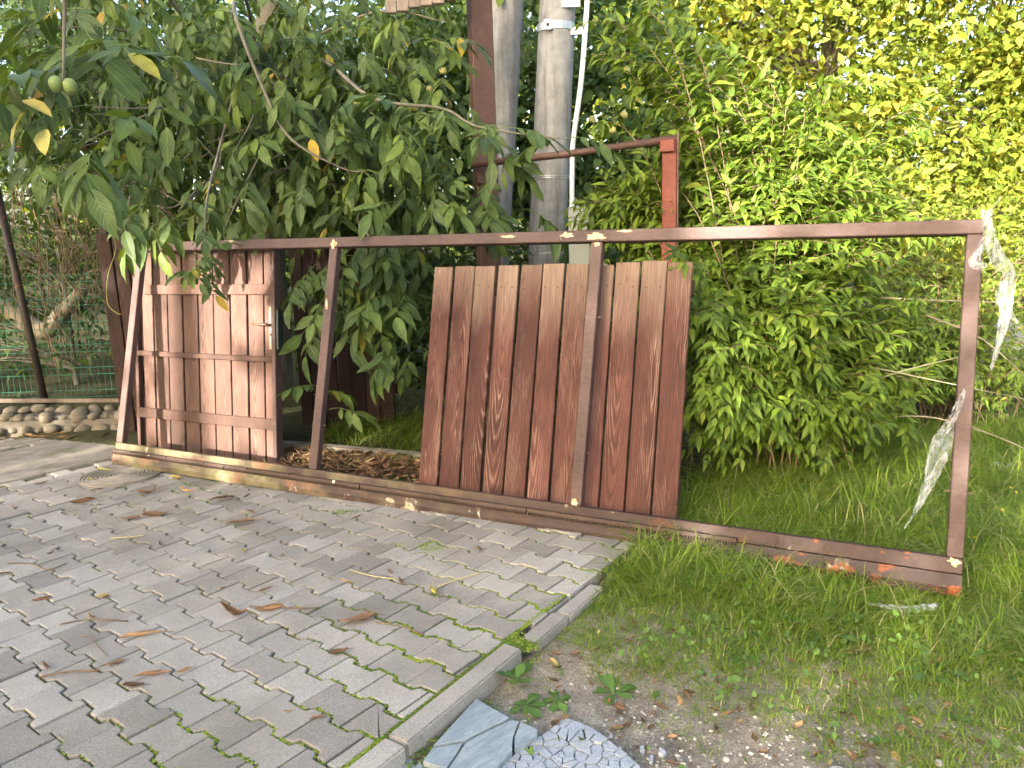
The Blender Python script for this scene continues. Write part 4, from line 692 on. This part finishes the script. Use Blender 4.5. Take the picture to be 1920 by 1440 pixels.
# moss cushions in the joints
dome = dict(v=np.array([(.1, .05, .6)]+[(math.cos(a)*(.7+.3*(k % 2)), math.sin(a)*(.75+.25*(k % 2)), 0) for k, a in enumerate(np.arange(6)*math.pi/3)]), f=[[0, 1+k, 1+(k+1) % 6] for k in range(6)], lx=np.zeros(7), ly=np.zeros(7))
mp = []; ms = []
for dist, c, poly in cells:
    if dist > 40: continue
    s = sk(*c); g = gatey(c[0])-c[1]; wgt = .10+.9*sm(1.2, .05, -s)+.45*sm(1.1, .2, g)*sm(-2.6, -1.4, c[0]); wgt *= .5+.8*vnoise(c[0]*1.3+2, c[1]*1.3)
    for sg in (-1, 1):
        for a in np.arange(-.095, .1, .0028):
            b = np.interp(abs(a), [0, .043, .059, .1], [W2, W2, W1, W1])-.002
            if rng.random() < wgt*.62:
                q = c+PU*(a+rng.normal(0, .003))+PV*sg*(b+.003+rng.normal(0, .0035)); 
                if sk(*q) < .0 and (q-EA)@EN < 0: mp.append((q[0], q[1], -.005)); ms.append(rng.uniform(.003, .0062)*(1+.5*sm(.7, 0, -s)))
    for sg in (-1,):
        for b in np.arange(-.075, .08, .009):
            if rng.random() < wgt*.22: q = c+PU*sg*HL+PV*b; mp.append((q[0], q[1], -.005)); ms.append(rng.uniform(.004, .007))
for k in range(3200):                                                # along the kerb, both sides and in the gap
    a = rng.uniform(-.4, 1.7); sd = rng.choice([-.004, -.004, .105, .125]); q = KA+KD*a+KN*(sd+rng.normal(0, .006 if sd < 0 else .02)); mp.append((q[0], q[1], -.004 if sd < 0 else tz1(*q)-.002+(.02 if .1 < a < .55 else 0))); ms.append(rng.uniform(.003, .007))
for k in range(1100): q = KA+KD*(.835+rng.normal(0, .028))+KN*(.03+rng.normal(0, .035)); mp.append((q[0], q[1], -.012+rng.uniform(0, .008))); ms.append(rng.uniform(.004, .008))
for (cx, cy, rx, n) in [(-.62, 3.85, .05, 60), (-.52, 3.62, .07, 90), (-.40, 3.55, .05, 50), (-.95, 4.12, .05, 40), (-.28, 3.43, .05, 40), (.42, 3.36, .06, 80), (.33, 3.25, .05, 50), (-.1, 3.3, .05, 40)]:
    for k in range(n*4): mp.append((cx+rng.normal(0, rx), cy+rng.normal(0, rx*.4), -.004)); ms.append(rng.uniform(.003, .007))
mp = np.array(mp); ms = np.array(ms); n = len(mp); a = rng.uniform(0, 6.28, n)
tag(leaves('moss', dome, mp, rotz(a), np.stack([ms*rng.uniform(.8, 1.4, n), ms, ms*rng.uniform(.6, 1.3, n)], 1), G['moss'], None, np.clip(.5+.35*vnoise(mp[:, 0]*2, mp[:, 1]*2)+rng.normal(0, .12, n), 0, .97)), 'bright moss growing in the paving joints and along the kerb', 'moss')
# pebbles
def icos(sub=1):
    bm = bmesh.new(); bmesh.ops.create_icosphere(bm, subdivisions=sub, radius=1); V = np.array([tuple(v.co) for v in bm.verts]); bm.verts.index_update(); F = [[v.index for v in q.verts] for q in bm.faces]; bm.free(); return V, F
iv, if_ = icos(1); gr = np.random.default_rng(3); pebT = dict(v=iv*(1+gr.normal(0, .14, (len(iv), 1))), f=if_, lx=np.zeros(len(iv)), ly=np.zeros(len(iv)))
n = 17000; x = rng.uniform(-.3, 3.6, n); y = rng.uniform(1.5, 2.9, n); dn = sm(2.62, 2.02, y-.12*(x-1.0)+.22*vnoise(x, y, 1.5)); ok = (sk(x, y) > .12) & (rng.random(n) < dn); x, y = x[ok], y[ok]; s = .0016+.0075*rng.random(len(x))**4
tag(leaves('gravel', pebT, np.stack([x, y, tz(x, y)+s*.2], 1), rotz(rng.uniform(0, 6, len(x))), np.stack([s*1.2, s, s*.7], 1), PEB, smooth=False), 'fine gravel scattered over the bare soil in the lower right', 'gravel')
for k, (x, y, s, lb_) in enumerate([(.93, 2.03, .022, 'largest pale pebble on the gravel at the bottom edge'), (1.25, 2.06, .014, 'flat grey pebble on the gravel right of the largest pale one'), (1.1, 2.0, .013, 'small pale pebble close to the bottom edge, right of centre'), (1.35, 1.99, .015, 'white pebble near the bottom right corner'), (.62, 2.1, .012, 'small pebble just right of the shattered granite'), (1.52, 2.1, .013, 'pale pebble at the right picture edge')]):
    o = put('pebble', mesh('pebble', *rock((s*1.3, s, s*.6), 11+k), PEB, True), None, (x, y, tz1(x, y)+s*.3), (0, 0, k)); tag(o, lb_, 'pebble', 'larger pebbles on the gravel')
# dry leaves
def dryleaf(seed, L=1.0, wid=.24, roll=.9, bend=.3, nx_=3, ny_=7):
    g = random.Random(seed); V = []; lx = []; ly = []; F = []
    for j in range(ny_+1):
        t = j/ny_; w = wid*math.sin(math.pi*min(1, t*.93+.06))**.75
        for i in range(-nx_, nx_+1):
            q = i/nx_; a = q*roll*(1+.4*math.sin(seed+3*t)); rr_ = w/max(roll, .1); x = rr_*math.sin(a); z = rr_*(1-math.cos(a))+bend*(t-.5)**2+g.gauss(0, .018); V.append((x+.06*math.sin(3*t+seed), t-.5, z)); lx.append(q); ly.append(t)
    m = 2*nx_+1
    for j in range(ny_):
        for i in range(m-1): a = j*m+i; F.append([a, a+1, a+m+1, a+m])
    v = np.array(V)
    st, sf = tube([(v[3][0], -.5, v[3][2]), (v[3][0]+.03, -.62, .02), (v[3][0]-.02, -.82, .0)], [.012, .010, .008], 4); n = len(v); v = np.concatenate([v, np.array(st)]); F += [[i+n for i in q] for q in sf]
    v[:, 2] -= v[:, 2].min(); return dict(v=v, f=F, lx=np.concatenate([lx, np.full(len(st), .3)]), ly=np.concatenate([ly, np.full(len(st), .5)]))
DRY = [dryleaf(1, 1, .20, 1.9, .5), dryleaf(2, 1, .22, .35, .12), dryleaf(3, 1, .22, 1.4, -.25), dryleaf(4, 1, .2, 2.3, .7), dryleaf(5, 1, .24, 1.0, .4), dryleaf(6, 1, .17, 2.6, .25)]
DME = {(k, c): mesh('dry_leaf', T['v'], T['f'], G[c], True, dict(rnd=np.zeros(len(T['v'])), lx=T['lx'], ly=T['ly'])) for k, T in enumerate(DRY) for c in ('dry', 'yellow')}
def dl(x, y, s, v, a, label, group=None, c='dry', z=None, tilt=0):
    o = put('dry_leaf', DME[(v, c)], None, (x, y, (.003 if z is None else z)), (tilt, random.gauss(0, .1), a)); o.scale = (s,)*3; tag(o, label, 'leaf', group or 'fallen leaves on the paving'); return o
def gp_(px_, py_, z=0):                                             # ground point seen at a photo position, used once to note where things lie
    d = np.array(f)+(px_-960)/1440*np.array(rr)-(py_-720)/1440*np.array(uu); t_ = (z-1.47)/d[2]; return t_*d[0], t_*d[1]
big = [(668, 1165, .20, 1, 1.75, 'large flat reddish dry leaf in the middle of the paving', 'dry'), (440, 1150, .22, 3, 1.1, 'large dark curled dry leaf with raised tip, centre left of the paving', 'dry'), (262, 1196, .21, 5, 1.9, 'long rolled brown dry leaf on the left of the paving', 'dry'), (505, 1146, .16, 0, 1.6, 'brown dry leaf on a long stalk beside the dark curled one', 'dry'), (635, 1225, .10, 4, 2.2, 'short rust brown dry leaf below the large reddish one', 'dry'),
 (497, 1108, .10, 5, 2.4, 'small rolled dry leaf standing off a joint, mid paving', 'dry'), (753, 1092, .09, 3, .6, 'small brown leaf curled into a ring, right of centre', 'dry'), (812, 1112, .13, 0, .3, 'yellow curled leaf with a long pale stalk, right of centre', 'yellow'), (285, 1269, .16, 5, 1.8, 'thin reddish rolled leaf near the lower left', 'dry'), (250, 1288, .10, 4, 1.75, 'pale flattened dry leaf under the thin reddish one, lower left', 'dry'),
 (155, 944, .19, 0, 1.8, 'brown curled leaf on the far left of the paving', 'dry'), (290, 968, .18, 4, 1.9, 'broad crumpled brown leaf left of centre near the gate', 'dry'), (245, 973, .15, 1, 1.5, 'flat tan leaf beside the crumpled brown one', 'dry'), (450, 982, .20, 2, 1.7, 'reddish dry leaf with upturned tip in front of the gate beam', 'dry'), (470, 962, .13, 5, .9, 'narrow rolled leaf standing up near the gate beam', 'dry'), (415, 937, .19, 2, 1.8, 'dark red brown leaf lying close along the gate beam', 'dry'), (275, 925, .16, 3, 1.7, 'dark crumpled leaf right of the round cover', 'dry'), (350, 922, .17, 3, 1.2, 'dark curled leaf clump below the gate channel', 'dry'),
 (195, 884, .15, 4, 1.4, 'yellow brown leaf beyond the round cover', 'yellow'), (170, 900, .10, 0, .9, 'small upright yellow leaf at the edge of the round cover', 'yellow'), (330, 898, .14, 4, 1.2, 'yellow and brown leaf tucked under the gate channel', 'yellow'), (190, 1120, .07, 0, 2, 'small yellow curled leaf on the left of the paving', 'yellow'), (458, 1034, .06, 4, .5, 'tiny pale yellow leaf in mid paving', 'yellow'), (1608, 1222, .17, 1, 1.7, 'large tan dry leaf lying on the thin grass', 'dry'), (1048, 1150, .12, 5, .2, 'brown leaf caught at the grass edge of the kerb', 'dry'), (1622, 1392, .09, 2, 1, 'brown folded leaf on the gravel, lower right', 'dry'), (1690, 1365, .07, 0, 2, 'dark little leaf on the soil, lower right', 'dry'), (1750, 1245, .09, 3, 2, 'dark brown leaf beside the bright dandelion', 'dry'), (1240, 1330, .08, 4, 1, 'crumpled leaf right of the granite pieces', 'dry')]
for (a, b, s, v, an, lb_, c) in big:
    z = 0 if a < 1000 else -.09; x, y = gp_(a, b, z); dl(x, y, s*.72, v, an, lb_, None, c, None if a < 1000 else tz1(x, y)+.02)
ORD = 'first second third fourth fifth sixth seventh eighth ninth tenth eleventh twelfth thirteenth fourteenth fifteenth sixteenth seventeenth eighteenth nineteenth twentieth twenty-first twenty-second twenty-third twenty-fourth twenty-fifth twenty-sixth twenty-seventh twenty-eighth twenty-ninth thirtieth'.split()
sc_ = []
while len(sc_) < 30:
    x = rng.uniform(-3.1, .1); y = rng.uniform(2.15, 5.1)
    if rng.random() > sm(3.0, 1.0, abs(gatey(x)-y-.35))*.9+.1 or y > gatey(x)-.06 or sk(x, y) > -.1 or (np.array([x, y])-EA)@EN > -.05: continue
    if proj((x, y, 0))[0] > 8: sc_.append((float(proj((x, y, 0))[0]), x, y))
for k, (_, x, y) in enumerate(sorted(sc_)): dl(x, y, rng.uniform(.03, .075), int(rng.integers(0, 6)), rng.uniform(0, 6), 'small brown leaf scrap on the paving, %s of the scraps from the left' % ORD[k], 'small dry leaf scraps on the paving')
for k in range(5): x = -1.72+.08*k+rng.normal(0, .01); dl(x, 4.98+rng.normal(0, .02)-.45*(x+1.72), .15, k, rng.uniform(0, 6), 'dry leaf at the door foot behind the gate beam, %s from the left' % ORD[k], 'leaves at the foot of the door', 'yellow' if k == 1 else 'dry', .03, rng.uniform(0, .9))
for k in range(14): x = -4.05+.06*k+rng.normal(0, .008); dl(x, rng.uniform(5.98, 6.15), .11, int(rng.integers(0, 6)), rng.uniform(0, 6), 'brown dry leaf drifted against the stone border, %s from the left' % ORD[k], 'leaves along the stone border', 'dry', .02)
n = 900; x = rng.uniform(-1.62, -.45, n); y = 5.43-.41*(x+1.7)-rng.uniform(.03, .62, n); ok = y > gatey(x)+.10; x, y = x[ok], y[ok]; z = tz(x, y)+.012+.03*rng.random(len(x))
tag(leaves('leaf_litter', DRY[0], np.stack([x, y, z], 1), frames(rdir(len(x), 0)*np.array([1, 1, .4]), rdir(len(x), 1.6)), rng.uniform(.05, .095, len(x)), G['dry']), 'heap of brown fallen leaves between the gate and the back kerb', 'leaf litter')
n = 2200; x = rng.uniform(.1, 3.0, n); y = rng.uniform(2.0, 3.2, n); ok = (sk(x, y) > .15) & (rng.random(n) < .3); x, y = x[ok], y[ok]
tag(leaves('soil_litter', DRY[4], np.stack([x, y, tz(x, y)+.004], 1), frames(rdir(len(x), 0)*np.array([1, 1, .15]), rdir(len(x), 3)), rng.uniform(.015, .05, len(x)), G['dry']), 'small dead leaf bits on the bare soil', 'leaf litter')
def stalk(p, lb_, r=.0028, m=TWIG, c='leaf stalk'): P = [(*gp_(a, b), .006+.004*(k % 2)) for k, (a, b) in enumerate(p)]; tag(put('leaf_stalk', mesh('leaf_stalk', *tube(spline(P, 5), r, 5), m, True)), lb_, c, 'stalks lying on the paving')
STK = simple('pale stalk', (.42, .36, .16), .7); stalk([(113, 1173), (170, 1165), (240, 1167)], 'thin dark leaf stalk on the left, above the rolled leaf'); stalk([(73, 1272), (130, 1264), (187, 1260)], 'dark leaf stalk at the lower left', .0034); stalk([(468, 1139), (540, 1144), (600, 1142)], 'long brown stalk running right from the dark curled leaf'); stalk([(705, 1170), (750, 1178), (795, 1192)], 'thin stalk trailing from the large reddish leaf')
stalk([(820, 1103), (860, 1090), (905, 1075)], 'pale straight stalk of the yellow curled leaf', .003, STK); stalk([(655, 1070), (690, 1082), (745, 1089)], 'pale stalk of the ring shaped leaf', .0025, STK); stalk([(15, 1058), (60, 1060), (90, 1070), (125, 1060)], 'reddish bent stalk at the left edge'); stalk([(208, 1011), (245, 1010), (272, 1005)], 'short yellow green stalk left of centre', .003, STK); stalk([(155, 1195), (170, 1200), (200, 1232)], 'thin hooked twig near the rolled leaf', .002)
# ------------------------------------------------------------------ broken slabs
def cpx(X, Y): return np.array(gp_(720+X/3.692, 1240+Y/3.692, -.03))
def shard(parent, poly, top, th, mat, gap=.002, tilt=0): put('shard', mesh('shard', *slab([np.asarray(p) for p in poly], 0, th, .0012, gap), mat), parent, mat4=Matrix.Translation((0, 0, top)) )
sl = thing('slate_slab', 'blue grey slate slab cracked into four pieces beside the kerb', 'slab', (0, 0, 0))
for k, pl in enumerate([[(635, 250), (875, 385), (700, 470), (560, 540), (450, 560), (335, 580)], [(330, 590), (450, 570), (550, 550), (500, 640), (430, 735), (330, 705), (265, 680)], [(570, 545), (700, 480), (880, 395), (938, 410), (895, 520), (890, 610), (700, 830), (380, 830), (440, 738)], [(945, 412), (1065, 470), (1060, 510), (900, 603), (900, 525)]]): shard(sl, [cpx(*q) for q in pl], -.034+[.002, 0, .001, .004][k], .022, SLATE, .0017)
gt = thing('granite_slab', 'speckled pale granite tile shattered into many small pieces', 'slab', (0, 0, 0)); H_ = [cpx(*q) for q in [(1250, 340), (1375, 380), (1530, 480), (1660, 575), (1780, 670), (1790, 860), (1400, 1000), (700, 930), (790, 745), (820, 650), (950, 560), (1065, 470), (1175, 385)]]
hull = np.array(H_); lo, hi = hull.min(0), hull.max(0); sp = []
def inside(p, Q):
    c = False; n = len(Q)
    for i in range(n):
        a, b = Q[i], Q[i-1]
        if (a[1] > p[1]) != (b[1] > p[1]) and p[0] < (b[0]-a[0])*(p[1]-a[1])/(b[1]-a[1])+a[0]: c = not c
    return c
while len(sp) < 95:
    p = lo+rng.random(2)*(hi-lo)
    if inside(p, H_) and all(np.hypot(*(p-q)) > .021 for q in sp): sp.append(p)
for i, p in enumerate(sp):
    poly = [p+.075*np.array([math.cos(a), math.sin(a)]) for a in np.arange(10)*math.pi/5]
    for j, q in enumerate(sp):
        if j != i and np.hypot(*(p-q)) < .16: poly = clip(poly, (p+q)/2, q-p)
        if len(poly) < 3: break
    for a, b in zip(H_, H_[1:]+H_[:1]):
        e = b-a; nn = np.array([-e[1], e[0]])
        if len(poly) >= 3 and area(H_) < 0: poly = clip(poly, a, nn)
        elif len(poly) >= 3: poly = clip(poly, a, -nn)
    if len(poly) < 3 or abs(area(poly)) < 6e-5: continue
    ct = np.mean(poly, 0); a = rng.normal(0, .05); c_, s_ = math.cos(a), math.sin(a); me = mesh('shard', *slab([q-ct for q in poly], 0, .012, .0008, .0006+.0022*rng.random()), GRAN)
    put('shard', me, gt, mat4=Matrix.Translation((ct[0], ct[1], -.052+rng.normal(0, .002))) @ Matrix.Rotation(a, 4, 'Z') @ Matrix.Rotation(rng.normal(0, .03), 4, 'X'))
for k, (pl, lb_) in enumerate([([(70, 680), (180, 600), (215, 690), (140, 705)], 'loose grey slate chip beside the lowest kerb stone'), ([(195, 700), (250, 640), (270, 690), (250, 738)], 'small loose slate chip touching the slate slab'), ([(210, 535), (265, 530), (280, 560), (225, 575)], 'whitish stone chip between kerb and slate slab'), ([(30, 740), (90, 700), (210, 745), (150, 800), (60, 800)], 'grey slate chip at the bottom edge under the kerb'), ([(1770, 480), (1800, 475), (1805, 510), (1775, 515)], 'small white stone chip right of the granite'), ([(1840, 540), (1865, 545), (1860, 590), (1835, 580)], 'small pale stone chip farther right of the granite'), ([(1910, 480), (1955, 520), (1935, 540), (1900, 530)], 'pale flat chip alone on the soil right of the granite')]):
    tag(put('stone_chip', mesh('stone_chip', *slab([cpx(*q) for q in pl], -.052 if k < 4 else -.082, .012, .001), SLATE if k in (0, 1, 3) else GRAN)), lb_, 'stone chip', 'loose stone chips')
# ------------------------------------------------------------------ plastic film on the gate
def film(parent, name, P, W, seed, m=9):
    g = random.Random(seed); Q = spline(P, 10); V = []; F = []; n = len(Q); Wn = np.interp(np.linspace(0, 1, n), np.linspace(0, 1, len(W)), W); ph = [g.uniform(0, 6) for _ in range(4)]
    for i, p in enumerate(Q):
        tg = (Q[min(i+1, n-1)]-Q[max(i-1, 0)]).normalized(); side = tg.cross(Vector((.25, 1, .1))).normalized(); nr = side.cross(tg)
        for j in range(m): q = (j/(m-1)-.5); V.append(tuple(p+side*(q*Wn[i]+.0012*g.gauss(0, 1))+nr*(.25*Wn[i]*math.sin(q*9+ph[0]+i*.25)+.1*Wn[i]*math.sin(q*23+ph[1]+i*.6)+.0012*g.gauss(0, 1))))
    for i in range(n-1):
        for j in range(m-1): a = i*m+j; F.append([a, a+1, a+m+1, a+m])
    return put(name, mesh(name, V, F, FILM, True), parent)
t = thing('plastic_film', 'torn clear plastic film wrapped round the top right corner of the gate', 'plastic', (0, 0, 0))
film(t, 'strip', [(1.955, 3.20, 1.53), (1.95, 3.165, 1.46), (1.985, 3.15, 1.34), (2.035, 3.14, 1.27), (2.035, 3.18, 1.18), (2.085, 3.2, 1.11), (2.13, 3.2, 1.06)], [.04, .045, .055, .05, .045, .03, .008], 1)
film(t, 'strip', [(1.945, 3.16, 1.42), (1.925, 3.2, 1.33), (1.95, 3.16, 1.30)], [.03, .05, .03], 4); film(t, 'strip', [(2.045, 3.16, 1.24), (2.06, 3.19, 1.05), (2.045, 3.22, .86)], [.05, .045, .012], 2)
t = thing('plastic_film', 'wrinkled clear plastic strip hanging from the right upright into the grass', 'plastic', (0, 0, 0))
film(t, 'strip', [(1.885, 3.13, .80), (1.85, 3.13, .68), (1.80, 3.13, .55), (1.765, 3.12, .43), (1.74, 3.12, .35), (1.70, 3.12, .26), (1.665, 3.12, .20)], [.015, .05, .075, .065, .035, .010, .007], 3, 11)

t = thing('plastic_film', 'scrap of clear plastic lying in the grass under the right gate corner', 'plastic', (0, 0, 0)); film(t, 'strip', [(1.42, 2.90, -.03), (1.55, 2.86, -.035), (1.68, 2.86, -.03)], [.01, .035, .02], 6)
t = thing('plastic_film', 'small white plastic scrap in the grass at the right picture edge', 'plastic', (0, 0, 0)); film(t, 'strip', [(2.86, 4.42, .07), (2.92, 4.40, .05), (2.99, 4.42, .06)], [.02, .04, .03], 7)
